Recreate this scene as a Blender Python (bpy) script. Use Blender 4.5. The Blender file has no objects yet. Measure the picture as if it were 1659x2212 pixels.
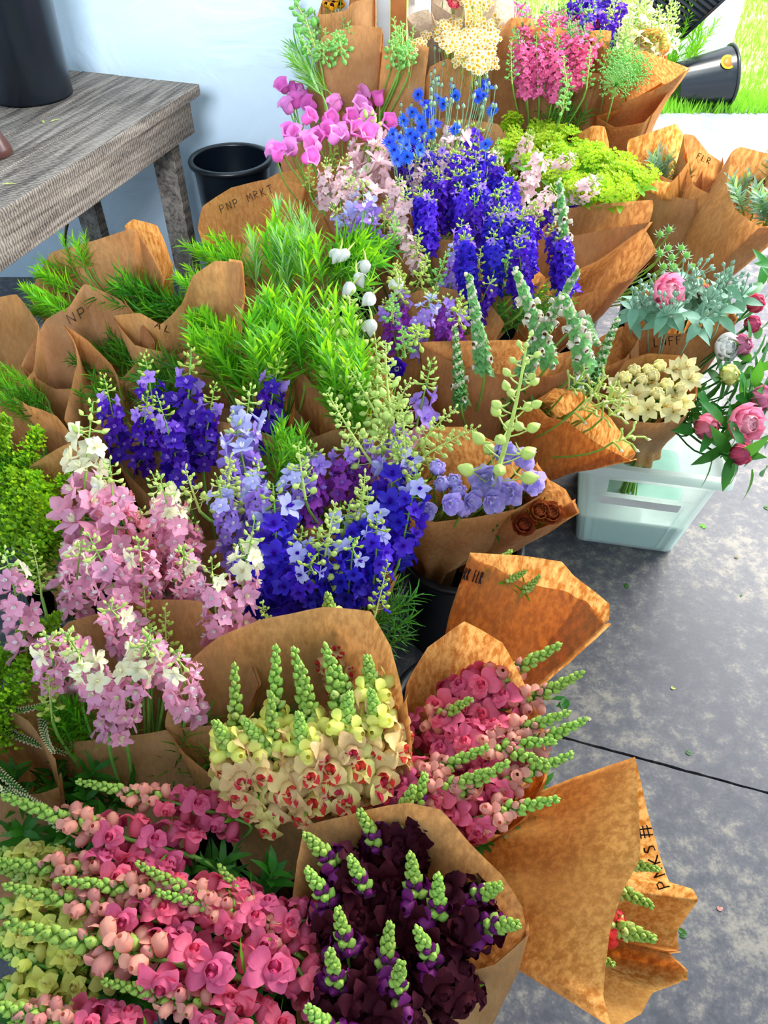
import bpy, math, random
from mathutils import Vector, Matrix, noise
from mathutils.bvhtree import BVHTree
PI = math.pi
random.seed(7)
S = bpy.context.scene
COL = S.collection
# ------------------------------------------------------------ camera, light, exposure
FPX, PITCH, CH = 1668.0, math.radians(45), 1.6
cam = bpy.data.objects.new('camera', bpy.data.cameras.new('camera')); COL.objects.link(cam)
cam.location = (0, 0, CH); cam.rotation_euler = (PI/2-PITCH, 0, 0)
cam.data.sensor_fit = 'VERTICAL'; cam.data.sensor_height = 36; cam.data.lens = 36*FPX/2212
cam.data.clip_start = .02
S.camera = cam
W = bpy.data.worlds.new('sky'); S.world = W; W.use_nodes = True
W.node_tree.nodes['Background'].inputs[0].default_value = (.86, .93, 1.0, 1)
W.node_tree.nodes['Background'].inputs[1].default_value = 2.6
sd = bpy.data.lights.new('sun', 'SUN'); sun = bpy.data.objects.new('sun', sd); COL.objects.link(sun)
sd.energy = 6.2; sd.angle = math.radians(1); sd.color = (1, .95, .86)
sun.rotation_euler = (math.radians(11), math.radians(-5), 0)
ad = bpy.data.lights.new('doorway_daylight', 'AREA'); al = bpy.data.objects.new('doorway_daylight', ad); COL.objects.link(al)
ad.shape = 'RECTANGLE'; ad.size = 2.4; ad.size_y = 1.8; ad.energy = 215; ad.color = (1, .98, .95)
al.location = (2.2, 3.1, 2.1)
al.rotation_euler = (Vector((-.2, 1.2, .5))-al.location).to_track_quat('-Z', 'Y').to_euler()
rd = bpy.data.lights.new('rear_wall_fill', 'AREA'); rl = bpy.data.objects.new('rear_wall_fill', rd); COL.objects.link(rl)  # unseen fill lamp, added behind the camera to brighten the back wall
rd.shape = 'RECTANGLE'; rd.size = 1.2; rd.size_y = 1.0; rd.energy = 19; rd.spread = math.radians(55); rd.color = (.84, .92, 1)
rl.location = (-.6, -1.4, 2.6); rl.rotation_euler = (Vector((-.7, 3.0, 1.5))-rl.location).to_track_quat('-Z', 'Y').to_euler()
S.view_settings.view_transform = 'Standard'; S.view_settings.look = 'None'
S.view_settings.exposure = 0.38; S.view_settings.gamma = 1; S.view_settings.use_curve_mapping = False
S.cycles.max_bounces = 8; S.cycles.transparent_max_bounces = 8; S.cycles.sample_clamp_indirect = 6

def ray(u, v):
    x = (u-829.5)/FPX; y = (v-1106)/FPX; c = math.cos(PITCH); s = math.sin(PITCH)
    return Vector((x, c-y*s, -s-y*c))
def P(u, v, z):
    d = ray(u, v); t = (z-CH)/d.z
    return Vector((0, 0, CH))+d*t
def px(p):
    d = Vector(p)-Vector((0, 0, CH)); c = math.cos(PITCH); s = math.sin(PITCH); w = d.y*c-d.z*s
    return (829.5+FPX*d.x/w, 1106-FPX*(d.y*s+d.z*c)/w)
HEADPX = {}
# ------------------------------------------------------------ materials
def lin(h):
    c = [int(h[i:i+2], 16)/255 for i in (0, 2, 4)]
    return tuple(((x+.055)/1.055)**2.4 if x > .04045 else x/12.92 for x in c)+(1,)
M = {}
def newmat(name):
    m = bpy.data.materials.new(name); m.use_nodes = True; M[name] = m
    return m, m.node_tree.nodes, m.node_tree.links, m.node_tree.nodes['Principled BSDF']
def hsv(N, L, src, amount, vamount):
    oi = N.new('ShaderNodeObjectInfo'); h = N.new('ShaderNodeHueSaturation')
    a = N.new('ShaderNodeMapRange'); a.inputs[3].default_value = .5-amount; a.inputs[4].default_value = .5+amount
    b = N.new('ShaderNodeMapRange'); b.inputs[3].default_value = 1-vamount; b.inputs[4].default_value = 1+vamount
    L.new(oi.outputs['Random'], a.inputs[0]); L.new(oi.outputs['Random'], b.inputs[0])
    L.new(a.outputs[0], h.inputs['Hue']); L.new(b.outputs[0], h.inputs['Value']); L.new(src, h.inputs['Color'])
    return h.outputs[0]
def thin(name, col, trans=.35, rough=.5, tcol=None, hue=.012, val=.12, nscale=60, namt=.25, spec=.3):
    """petal / leaf: reflecting and letting light through"""
    m, N, L, b = newmat(name)
    t = N.new('ShaderNodeTexCoord'); nz = N.new('ShaderNodeTexNoise'); nz.inputs['Scale'].default_value = nscale
    L.new(t.outputs['Object'], nz.inputs['Vector'])
    mx = N.new('ShaderNodeMix'); mx.data_type = 'RGBA'
    c = lin(col); mx.inputs[6].default_value = tuple(x*(1-namt) for x in c[:3])+(1,); mx.inputs[7].default_value = tuple(min(1, x*(1+namt)) for x in c[:3])+(1,)
    L.new(nz.outputs[0], mx.inputs[0]); o = hsv(N, L, mx.outputs[2], hue, val)
    n2 = N.new('ShaderNodeTexNoise'); n2.inputs['Scale'].default_value = nscale*5; n2.inputs['Detail'].default_value = 3; L.new(t.outputs['Object'], n2.inputs['Vector'])
    bp = N.new('ShaderNodeBump'); bp.inputs['Strength'].default_value = .5; bp.inputs['Distance'].default_value = .0012; L.new(n2.outputs[0], bp.inputs['Height']); L.new(bp.outputs[0], b.inputs['Normal'])
    L.new(o, b.inputs['Base Color']); b.inputs['Roughness'].default_value = rough; b.inputs['Specular IOR Level'].default_value = spec
    tr = N.new('ShaderNodeBsdfTranslucent')
    if tcol: tr.inputs[0].default_value = lin(tcol)
    else: L.new(o, tr.inputs[0])
    ms = N.new('ShaderNodeMixShader'); ms.inputs[0].default_value = trans
    L.new(b.outputs[0], ms.inputs[1]); L.new(tr.outputs[0], ms.inputs[2]); L.new(ms.outputs[0], N['Material Output'].inputs[0])
    return m
def plain(name, col, rough=.5, spec=.5, nscale=20, namt=.1, bump=0, metal=0):
    m, N, L, b = newmat(name)
    t = N.new('ShaderNodeTexCoord'); nz = N.new('ShaderNodeTexNoise'); nz.inputs['Scale'].default_value = nscale; nz.inputs['Detail'].default_value = 5
    L.new(t.outputs['Object'], nz.inputs['Vector'])
    mx = N.new('ShaderNodeMix'); mx.data_type = 'RGBA'; c = lin(col)
    mx.inputs[6].default_value = tuple(x*(1-namt) for x in c[:3])+(1,); mx.inputs[7].default_value = tuple(min(1, x*(1+namt)) for x in c[:3])+(1,)
    L.new(nz.outputs[0], mx.inputs[0]); L.new(mx.outputs[2], b.inputs['Base Color'])
    b.inputs['Roughness'].default_value = rough; b.inputs['Specular IOR Level'].default_value = spec; b.inputs['Metallic'].default_value = metal
    if bump:
        bp = N.new('ShaderNodeBump'); bp.inputs['Strength'].default_value = bump; bp.inputs['Distance'].default_value = .01
        L.new(nz.outputs[0], bp.inputs['Height']); L.new(bp.outputs[0], b.inputs['Normal'])
    return m
def kraft(name, c1, c2, ct1, ct2, trans):
    m, N, L, b = newmat(name)
    t = N.new('ShaderNodeTexCoord')
    n1 = N.new('ShaderNodeTexNoise'); n1.inputs['Scale'].default_value = 110; n1.inputs['Detail'].default_value = 4; n1.inputs['Roughness'].default_value = .7
    n2 = N.new('ShaderNodeTexNoise'); n2.inputs['Scale'].default_value = 14; n2.inputs['Detail'].default_value = 3
    mp = N.new('ShaderNodeMapping'); mp.inputs['Scale'].default_value = (1, 1, .35)
    L.new(t.outputs['Object'], mp.inputs[0]); L.new(mp.outputs[0], n1.inputs['Vector']); L.new(t.outputs['Object'], n2.inputs['Vector'])
    r1 = N.new('ShaderNodeValToRGB'); r1.color_ramp.elements[0].position = .35; r1.color_ramp.elements[1].position = .68
    r1.color_ramp.elements[0].color = lin(c1); r1.color_ramp.elements[1].color = lin(c2)
    L.new(n2.outputs[0], r1.inputs[0]); o = hsv(N, L, r1.outputs[0], .008, .10)
    L.new(o, b.inputs['Base Color']); b.inputs['Roughness'].default_value = .62; b.inputs['Specular IOR Level'].default_value = .28
    r2 = N.new('ShaderNodeValToRGB'); r2.color_ramp.elements[0].position = .40; r2.color_ramp.elements[1].position = .62
    r2.color_ramp.elements[0].color = lin(ct1); r2.color_ramp.elements[1].color = lin(ct2)
    L.new(n1.outputs[0], r2.inputs[0])
    tr = N.new('ShaderNodeBsdfTranslucent'); L.new(r2.outputs[0], tr.inputs[0])
    bp = N.new('ShaderNodeBump'); bp.inputs['Strength'].default_value = .25; bp.inputs['Distance'].default_value = .004
    n3 = N.new('ShaderNodeTexNoise'); n3.inputs['Scale'].default_value = 30; n3.inputs['Detail'].default_value = 4; L.new(t.outputs['Object'], n3.inputs['Vector'])
    L.new(n3.outputs[0], bp.inputs['Height']); L.new(bp.outputs[0], b.inputs['Normal'])
    ms = N.new('ShaderNodeMixShader'); ms.inputs[0].default_value = trans
    L.new(b.outputs[0], ms.inputs[1]); L.new(tr.outputs[0], ms.inputs[2]); L.new(ms.outputs[0], N['Material Output'].inputs[0])
    return m
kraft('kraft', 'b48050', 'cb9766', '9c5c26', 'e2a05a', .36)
kraft('kraft_backlit', 'bf8146', 'd09450', 'b4641e', 'ffc070', .50)  # same kraft paper with the orange glow of backlight put into its colours
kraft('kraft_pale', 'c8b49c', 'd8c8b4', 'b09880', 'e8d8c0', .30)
HEX = dict(
 snap_pink='f6688c', snap_rose='ee4c78', snap_coral='f8a090', snap_cream='ffe08c', snap_blush='ffcc8e', snap_red='ea3a44', snap_yellow='faea78',
 burgundy='3a0616', plum='7a1a6e', lark_pink='f3a6c2', lark_rose='f0929f', lark_cream='f6ecc4', lark_white='faf2ee', lark_blush='f4c8cc', lark_violet='4614a8', lark_blue='4628cc',
 lark_lav='ac86e4', lark_magenta='9a3cb4', lark_paleblue='b8b6ee', delph='c0b0f0', corn='2a5cf0', corn_dark='2424a0', bell='fb94d8', bell_dark='ee72c8', peony='f08cae', peony_pale='f9bccb', peony_deep='cf5478',
 daisy='eadfb8', daisy_eye='d9a520', white='f4f0ec', alstro='f6e2a4', fox_cream='efe0c8', fox_brown='8a5a3a', pinkbloom='ee6ea2', carn='a4522e', darkred='6a0c24', yellowpeony='e6e694')
for k, v in HEX.items(): thin(k, v, trans=.38 if k not in ('burgundy',) else .12, hue=.01, val=.14, rough=.5 if k != 'burgundy' else .75, spec=.3 if k != 'burgundy' else .12)
thin('bud_green', 'b4c858', .25, .4); thin('bud_lime', 'c8d878', .25, .4); thin('snap_bud', 'a4c254', .2, .4); thin('snap_sepal', '5e8a34', .2, .4)
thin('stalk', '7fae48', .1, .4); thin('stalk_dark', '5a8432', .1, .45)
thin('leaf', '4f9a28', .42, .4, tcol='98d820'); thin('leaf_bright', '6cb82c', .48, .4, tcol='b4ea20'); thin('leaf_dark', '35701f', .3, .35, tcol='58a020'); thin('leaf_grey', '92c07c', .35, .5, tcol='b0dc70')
thin('leaf_blue', '7aa68e', .28, .5, tcol='78b878'); thin('leaf_silver', '9cbca4', .28, .55); thin('filler', '9ccc26', .45, .5, tcol='d4f020'); thin('filler_yellow', 'c2cc2c', .4, .5); thin('millet', '78a428', .35, .5, tcol='b0dc28')
thin('dome_green', '8cc66c', .35, .5, tcol='b0e070'); thin('fox_leaf', '6aa060', .3, .5, tcol='a0d870'); thin('peony_leaf', '2f7a34', .3, .3, tcol='68b030')
thin('corn_stem', '8fae88', .15, .5); thin('veronica', 'd8d0a4', .2, .6); thin('lawn', '7cc43a', .4, .6, tcol='b4ec40', nscale=4, namt=.4)
plain('ink', '17131a', .5, .3)
plain('black_plastic', '0a121c', .28, .6, namt=.05); plain('black_rim', '12171c', .35, .6); plain('blue_plastic', '1468c8', .35, .5)
plain('brown_glaze', '4a2c28', .25, .6, nscale=12, namt=.4); plain('white_paint', 'd8e6ec', .6, .3); plain('masking_tape', 'e4e0d8', .6, .3, namt=.06)
plain('yellow_label', 'f0b818', .5); plain('orange_label', 'e06818', .5); plain('dark_wood', '4c4238', .8, .2, nscale=40, namt=.4); plain('post_wood', 'a06432', .6, .3, nscale=30, namt=.3)
plain('water', 'b4e4d4', .1, .5); plain('white_plastic', 'dfe6ea', .4, .4); plain('galvanised', 'b4bcc4', .35, .6, metal=.6); plain('dead_leaf', '6a5c34', .7)
plain('twig', '6e4a34', .8)
# plaster wall
m, N, L, b = newmat('plaster'); t = N.new('ShaderNodeTexCoord')
n1 = N.new('ShaderNodeTexNoise'); n1.inputs['Scale'].default_value = 3.2; n1.inputs['Detail'].default_value = 8; n1.inputs['Distortion'].default_value = 1.4
n2 = N.new('ShaderNodeTexNoise'); n2.inputs['Scale'].default_value = 1.2; L.new(t.outputs['Object'], n1.inputs['Vector']); L.new(t.outputs['Object'], n2.inputs['Vector'])
r = N.new('ShaderNodeValToRGB'); r.color_ramp.elements[0].color = lin('cfe6fa'); r.color_ramp.elements[1].color = lin('e2f1fd'); L.new(n2.outputs[0], r.inputs[0]); L.new(r.outputs[0], b.inputs['Base Color'])
b.inputs['Roughness'].default_value = .45
bp = N.new('ShaderNodeBump'); bp.inputs['Strength'].default_value = .45; bp.inputs['Distance'].default_value = .03; L.new(n1.outputs[0], bp.inputs['Height']); L.new(bp.outputs[0], b.inputs['Normal'])
# concrete floor
m, N, L, b = newmat('concrete'); t = N.new('ShaderNodeTexCoord')
n1 = N.new('ShaderNodeTexNoise'); n1.inputs['Scale'].default_value = 26; n1.inputs['Detail'].default_value = 10; n1.inputs['Roughness'].default_value = .72
n2 = N.new('ShaderNodeTexNoise'); n2.inputs['Scale'].default_value = 3.2; n2.inputs['Detail'].default_value = 5
n3 = N.new('ShaderNodeTexNoise'); n3.inputs['Scale'].default_value = 160; n3.inputs['Detail'].default_value = 3
for n in (n1, n2, n3): L.new(t.outputs['Object'], n.inputs['Vector'])
ad1 = N.new('ShaderNodeMath'); ad1.operation = 'MULTIPLY_ADD'; ad1.inputs[1].default_value = .45; L.new(n2.outputs[0], ad1.inputs[0]); L.new(n1.outputs[0], ad1.inputs[2])
ad2 = N.new('ShaderNodeMath'); ad2.operation = 'MULTIPLY_ADD'; ad2.inputs[1].default_value = .18; L.new(n3.outputs[0], ad2.inputs[0]); L.new(ad1.outputs[0], ad2.inputs[2])
r = N.new('ShaderNodeValToRGB'); e = r.color_ramp.elements
e[0].position = .70; e[0].color = lin('404048'); e[1].position = .98; e[1].color = lin('857d73')
q = e.new(.83); q.color = lin('545257'); L.new(ad2.outputs[0], r.inputs[0]); L.new(r.outputs[0], b.inputs['Base Color'])
rr = N.new('ShaderNodeMapRange'); rr.inputs[3].default_value = .42; rr.inputs[4].default_value = .66; L.new(n1.outputs[0], rr.inputs[0]); L.new(rr.outputs[0], b.inputs['Roughness'])
b.inputs['Specular IOR Level'].default_value = .38
bp = N.new('ShaderNodeBump'); bp.inputs['Strength'].default_value = .12; bp.inputs['Distance'].default_value = .004; L.new(ad2.outputs[0], bp.inputs['Height']); L.new(bp.outputs[0], b.inputs['Normal'])
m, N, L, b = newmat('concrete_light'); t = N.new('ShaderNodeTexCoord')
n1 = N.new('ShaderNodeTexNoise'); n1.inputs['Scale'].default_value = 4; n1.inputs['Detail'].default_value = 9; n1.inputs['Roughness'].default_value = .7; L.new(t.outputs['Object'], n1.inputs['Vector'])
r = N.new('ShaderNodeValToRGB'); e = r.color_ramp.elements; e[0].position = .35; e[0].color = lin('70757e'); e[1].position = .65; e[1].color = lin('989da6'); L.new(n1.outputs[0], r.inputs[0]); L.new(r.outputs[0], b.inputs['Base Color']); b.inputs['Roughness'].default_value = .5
# weathered rough-sawn wood
m, N, L, b = newmat('barn_wood'); t = N.new('ShaderNodeTexCoord'); mp = N.new('ShaderNodeMapping'); mp.inputs['Scale'].default_value = (30, 2.2, 30)
L.new(t.outputs['Object'], mp.inputs[0]); n1 = N.new('ShaderNodeTexNoise'); n1.inputs['Scale'].default_value = 1.6; n1.inputs['Detail'].default_value = 8; n1.inputs['Distortion'].default_value = .8; L.new(mp.outputs[0], n1.inputs['Vector'])
w = N.new('ShaderNodeTexWave'); w.bands_direction = 'Y'; w.inputs['Scale'].default_value = 34; w.inputs['Distortion'].default_value = 5; w.inputs['Detail'].default_value = 3; w.inputs['Detail Scale'].default_value = 2; L.new(t.outputs['Object'], w.inputs['Vector'])
ad1 = N.new('ShaderNodeMath'); ad1.operation = 'MULTIPLY_ADD'; ad1.inputs[1].default_value = .28; L.new(w.outputs[1], ad1.inputs[0]); L.new(n1.outputs[0], ad1.inputs[2])
r = N.new('ShaderNodeValToRGB'); e = r.color_ramp.elements; e[0].position = .38; e[0].color = lin('2a2420'); e[1].position = .88; e[1].color = lin('988e84'); q = e.new(.60); q.color = lin('665c54')
L.new(ad1.outputs[0], r.inputs[0]); L.new(r.outputs[0], b.inputs['Base Color']); b.inputs['Roughness'].default_value = .8
bp = N.new('ShaderNodeBump'); bp.inputs['Strength'].default_value = .8; bp.inputs['Distance'].default_value = .004; L.new(ad1.outputs[0], bp.inputs['Height']); L.new(bp.outputs[0], b.inputs['Normal'])
# lawn soil
m, N, L, b = newmat('lawn_soil'); t = N.new('ShaderNodeTexCoord'); n1 = N.new('ShaderNodeTexNoise'); n1.inputs['Scale'].default_value = 2.5; n1.inputs['Detail'].default_value = 8; L.new(t.outputs['Object'], n1.inputs['Vector'])
r = N.new('ShaderNodeValToRGB'); e = r.color_ramp.elements; e[0].position = .35; e[0].color = lin('a39a78'); e[1].position = .55; e[1].color = lin('74a63e'); L.new(n1.outputs[0], r.inputs[0]); L.new(r.outputs[0], b.inputs['Base Color']); b.inputs['Roughness'].default_value = .9
# milky storage plastic
m, N, L, b = newmat('milky_plastic'); b.inputs['Base Color'].default_value = lin('f6faf8'); b.inputs['Roughness'].default_value = .35
tr = N.new('ShaderNodeBsdfTranslucent'); tr.inputs[0].default_value = lin('f2faf6'); ts = N.new('ShaderNodeBsdfTransparent'); ts.inputs[0].default_value = lin('fcfffd')
m1 = N.new('ShaderNodeMixShader'); m1.inputs[0].default_value = .5; L.new(b.outputs[0], m1.inputs[1]); L.new(tr.outputs[0], m1.inputs[2])
m2 = N.new('ShaderNodeMixShader'); m2.inputs[0].default_value = .42; L.new(m1.outputs[0], m2.inputs[1]); L.new(ts.outputs[0], m2.inputs[2]); L.new(m2.outputs[0], N['Material Output'].inputs[0])
# ------------------------------------------------------------ mesh builder
def basis(d, up=Vector((0, 0, 1))):
    d = d.normalized()
    x = up.cross(d)
    if x.length < 1e-4: x = Vector((1, 0, 0)).cross(d)
    x.normalize(); y = d.cross(x)
    return Matrix((x, y, d)).transposed()
def frame(p, d, s=1, roll=0, up=Vector((0, 0, 1))):
    return Matrix.Translation(p) @ basis(d, up).to_4x4() @ Matrix.Rotation(roll, 4, 'Z') @ Matrix.Diagonal((s, s, s, 1))
class MB:
    def __init__(s): s.v = []; s.f = []; s.m = []; s.mats = []
    def mi(s, name):
        if name not in s.mats: s.mats.append(name)
        return s.mats.index(name)
    def add(s, vs, fs, mat):
        o = len(s.v); k = s.mi(mat); s.v.extend([tuple(x) for x in vs]); s.f.extend([tuple(i+o for i in f) for f in fs]); s.m.extend([k]*len(fs))
    def grid(s, rows, mat, close=False):
        nr = len(rows); nc = len(rows[0]); vs = [p for r in rows for p in r]; fs = []
        for i in range(nr-1):
            for j in range(nc if close else nc-1):
                a = i*nc+j; b_ = i*nc+(j+1) % nc; fs.append((a, b_, b_+nc, a+nc))
        s.add(vs, fs, mat)
    def tube(s, pts, rad, mat, n=6):
        pts = [Vector(p) for p in pts]; rows = []
        for i, p in enumerate(pts):
            d = pts[min(i+1, len(pts)-1)]-pts[max(i-1, 0)]; R = basis(d, Vector((.3, .9, .1))); r_ = rad[i] if isinstance(rad, (list, tuple)) else rad
            rows.append([p+R @ Vector((r_*math.cos(2*PI*k/n), r_*math.sin(2*PI*k/n), 0)) for k in range(n)])
        s.grid(rows, mat, True)
    def lathe(s, prof, mat, n=24, T=Matrix.Identity(4), sx=1, sy=1):
        s.grid([[T @ Vector((r_*math.cos(2*PI*k/n)*sx, r_*math.sin(2*PI*k/n)*sy, z)) for k in range(n)] for r_, z in prof], mat, True)
    def bud(s, T, r_, L_, mat, n=6, pts=(.35, .85, 1, .8, .35, .02)):
        """teardrop along +Z"""
        m_ = len(pts); s.grid([[T @ Vector((r_*q_*math.cos(2*PI*k/n), r_*q_*math.sin(2*PI*k/n), L_*i/(m_-1))) for k in range(n)] for i, q_ in enumerate(pts)], mat, True)
    def petal(s, T, L_, W_, mat, curl=0, cup=0, nv=4, nu=3, tip=.25, ruf=0, base=.15, pw=1.0):
        """lies along +Y, face +Z, width along X"""
        rows = []
        for i in range(nv):
            v_ = i/(nv-1); w_ = W_*.5*max(base if v_ < .01 else 0, math.sin(PI*min(1, .12+.80*v_**pw))**.8)
            if i == nv-1: w_ = W_*.5*tip
            row = []
            a = curl*v_; yy = L_*(math.sin(a)/curl if abs(curl) > 1e-3 else v_); zz = L_*((1-math.cos(a))/curl if abs(curl) > 1e-3 else 0)
            for j in range(nu):
                q_ = -1+2*j/(nu-1)
                row.append(T @ Vector((q_*w_, yy - (abs(q_)*L_*.06 if i == nv-1 else 0), zz+cup*W_*q_*q_*(v_+.2)+(random.uniform(-ruf, ruf)*L_ if i else 0))))
            rows.append(row)
        s.grid(rows, mat)
    def blade(s, p, d, L_, W_, mat, droop=0, nv=4, up=None):
        """narrow leaf from p in direction d, bending by droop toward -Z local"""
        p = Vector(p); d = d.normalized(); side = d.cross(up or Vector((0, 0, 1)))
        if side.length < 1e-3: side = Vector((1, 0, 0))
        side.normalize(); nrm = side.cross(d).normalized(); rows = []
        for i in range(nv):
            v_ = i/(nv-1); w_ = W_*.5*(.45, 1, .8, .05)[i] if nv == 4 else W_*.5*math.sin(PI*(.12+.87*v_))
            c = p+d*L_*v_*(1-.15*abs(droop)*v_)-nrm*droop*L_*v_*v_
            rows.append([c-side*w_, c+nrm*w_*-.25, c+side*w_])
        s.grid(rows, mat)
    def join(s, o, T):
        k = [s.mi(n) for n in o.mats]; b_ = len(s.v); s.v.extend([tuple(T @ Vector(x)) for x in o.v]); s.f.extend([tuple(i+b_ for i in f) for f in o.f]); s.m.extend([k[i] for i in o.m])
    def box(s, c, d, mat, T=Matrix.Identity(4), taper=1):
        vs = []
        for z in (-1, 1):
            for x, y in ((-1, -1), (1, -1), (1, 1), (-1, 1)):
                k = taper if z < 0 else 1
                vs.append(T @ Vector((c[0]+x*d[0]/2*k, c[1]+y*d[1]/2*k, c[2]+z*d[2]/2)))
        s.add(vs, [(3, 2, 1, 0), (4, 5, 6, 7), (0, 1, 5, 4), (1, 2, 6, 5), (2, 3, 7, 6), (3, 0, 4, 7)], mat)
    def mesh(s, name, smooth=True):
        me = bpy.data.meshes.new(name); me.from_pydata(s.v, [], s.f)
        for n in s.mats: me.materials.append(M[n])
        me.polygons.foreach_set('material_index', s.m); me.polygons.foreach_set('use_smooth', [smooth]*len(s.f)); me.update(); return me
def link(name, me, parent=None, mw=None):
    o = bpy.data.objects.new(name, me); COL.objects.link(o)
    if parent: o.parent = parent
    if mw is not None: o.matrix_local = mw
    return o
def tag(o, label, cat, group=None, kind=None):
    if label: o['label'] = label
    if cat: o['category'] = cat
    if group: o['group'] = group
    if kind: o['kind'] = kind
    return o
def bevel(o, w=.004, n=2):
    b_ = o.modifiers.new('b', 'BEVEL'); b_.width = w; b_.segments = n; b_.limit_method = 'ANGLE'; return o
ORD = 'first second third fourth fifth sixth seventh eighth ninth tenth eleventh twelfth thirteenth fourteenth fifteenth sixteenth seventeenth eighteenth nineteenth twentieth'.split()
def ordinal(i, n):
    if n == 1: return 'only'
    if i == 0: return 'leftmost'
    if i == n-1: return 'rightmost'
    return ORD[i]+'-from-left'
# ------------------------------------------------------------ blossoms (face +Z, +Y towards the tip of the spike)
def rz(a): return Matrix.Rotation(a, 4, 'Z')
def rx(a): return Matrix.Rotation(a, 4, 'X')
def ry(a): return Matrix.Rotation(a, 4, 'Y')
def tr(x, y, z): return Matrix.Translation((x, y, z))
def snap_blossom(c, throat, back=None):
    """two-lipped snapdragon flower, 38 mm"""
    g = MB(); back = back or c
    g.bud(rx(.15), .0085, .024, back, 7, (.5, .9, 1, 1, .95, .6))
    for sx in (-1, 1):      # upper lip, two ruffled lobes curling back
        g.petal(tr(sx*.0035, .003, .017) @ rz(-sx*.35) @ rx(.85), .019, .0175, c, curl=-1.7, cup=.16, nv=6, nu=5, tip=.55, ruf=.05, base=.5)
    for a in (-.95, 0, .95):  # lower lip, three lobes
        g.petal(tr(0, -.003, .018) @ rz(PI+a) @ rx(.45), .017, .016, throat if (a == 0 and throat == 'snap_red') else c, curl=-1.5, cup=.14, nv=5, nu=4, tip=.5, ruf=.06, base=.5)
    for sx in (-1, 1):
        g.bud(tr(sx*.0032, -.002, .014) @ rx(.1), .0046, .011, throat, 6, (.7, 1, 1, .8, .5, .1)); g.petal(tr(sx*.003, -.001, .0175) @ rz(PI) @ rx(.55), .0145, .0115, throat, curl=-1.2, nv=4, nu=3, tip=.5, base=.6)
    for k in range(5): g.petal(rz(k*2*PI/5) @ rx(1.2), .008, .006, 'snap_sepal', nv=3, tip=.1)
    return g
def snap_halfopen(c):
    g = MB(); g.bud(rx(.2), .0075, .021, c, 7, (.4, .85, 1, 1, .9, .3))
    g.petal(tr(0, .003, .014) @ rx(.9), .012, .013, c, curl=-1, nv=4, nu=3, tip=.5, ruf=.04, base=.5)
    g.petal(tr(0, -.003, .014) @ rz(PI) @ rx(.8), .009, .011, c, curl=-1, nv=4, nu=3, tip=.5, ruf=.04, base=.5)
    for k in range(5): g.petal(rz(k*2*PI/5) @ rx(1.25), .010, .007, 'snap_sepal', nv=3, tip=.1)
    return g
def star(c, eye, R=.0165, n=5, jag=0, spur=True, cup=.35):
    """larkspur flower: flat five-petalled star with a pale eye and a spur behind"""
    g = MB()
    for k in range(n):
        g.petal(rz(k*2*PI/n+random.uniform(-.12, .12)) @ tr(0, .002, 0) @ rx(cup+random.uniform(-.15, .15)), R*random.uniform(.9, 1.1), R*random.uniform(.66, .84), c, curl=random.uniform(-1.1, .2), cup=random.uniform(.05, .3), nv=4, nu=3, tip=.18, ruf=.06, base=.3)
    for k in range(4):
        g.petal(rz(k*PI/2+.4) @ rx(1.0), R*.5, R*.26, eye, curl=.4, nv=3, nu=3, tip=.4, ruf=.05, base=.5)
    if spur: g.tube([(0, 0, 0), (0, .004, -.007), (0, .010, -.013)], [.0026, .0018, .0004], c, 5)
    return g
def cupflower(c, eye, R=.022):
    """delphinium: two whorls of cupped petals and a ruffled pale bee"""
    g = MB()
    for k in range(5): g.petal(rz(k*2*PI/5) @ rx(.35+random.uniform(-.2, .2)), R*random.uniform(.85, 1.1), R*.95, c, curl=random.uniform(.2, .8), cup=.2, nv=6, nu=5, tip=.4, ruf=.05, base=.4)
    for k in range(5): g.petal(rz(k*2*PI/5+.6) @ tr(0, 0, .002) @ rx(.8+random.uniform(-.2, .2)), R*.85, R*.75, c, curl=random.uniform(-.4, .7), cup=.2, nv=6, nu=5, tip=.4, ruf=.07, base=.4)
    for k in range(5): g.petal(rz(k*2*PI/5+.2) @ rx(1.1), R*.4, R*.35, eye, nv=3, nu=3, tip=.4, ruf=.1, base=.4)
    g.tube([(0, 0, 0), (0, .004, -.010), (0, .012, -.018)], [.003, .002, .0005], c, 5)
    return g
def bell(c, L_=.030, R=.012):
    """bell with five flared lobes, mouth to +Z"""
    g = MB(); n = 10; rows = []
    for i, (q, z) in enumerate(((.25, 0), (.75, .12), (.88, .4), (.9, .7), (1.1, .92), (1.45, 1.0))):
        rows.append([Vector((R*q*(1+(.10 if k % 2 == 0 else -.12)*(i > 3))*math.cos(2*PI*k/n), R*q*(1+(.10 if k % 2 == 0 else -.12)*(i > 3))*math.sin(2*PI*k/n), L_*z-(.004 if i == 5 and k % 2 == 0 else 0))) for k in range(n)])
    g.grid(rows, c, True)
    for k in range(5): g.petal(rz(k*2*PI/5) @ rx(1.3), .010, .006, 'stalk', nv=3, tip=.05)
    return g
def foxbell():
    g = MB(); n = 8; rows = [[Vector((.0065*q*math.cos(2*PI*k/n), .0065*q*math.sin(2*PI*k/n), .016*z)) for k in range(n)] for q, z in ((.3, 0), (.85, .25), (1.1, .6), (1, .9), (.85, 1))]
    g.grid(rows, 'fox_cream', True); g.grid([[p*.86+Vector((0, 0, .0018)) for p in r_] for r_ in rows[::-1]], 'fox_brown', True)
    g.petal(tr(0, -.004, .014) @ rz(PI) @ rx(.5), .010, .008, 'white', curl=-1, nv=4, tip=.5, base=.6)
    return g
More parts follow.
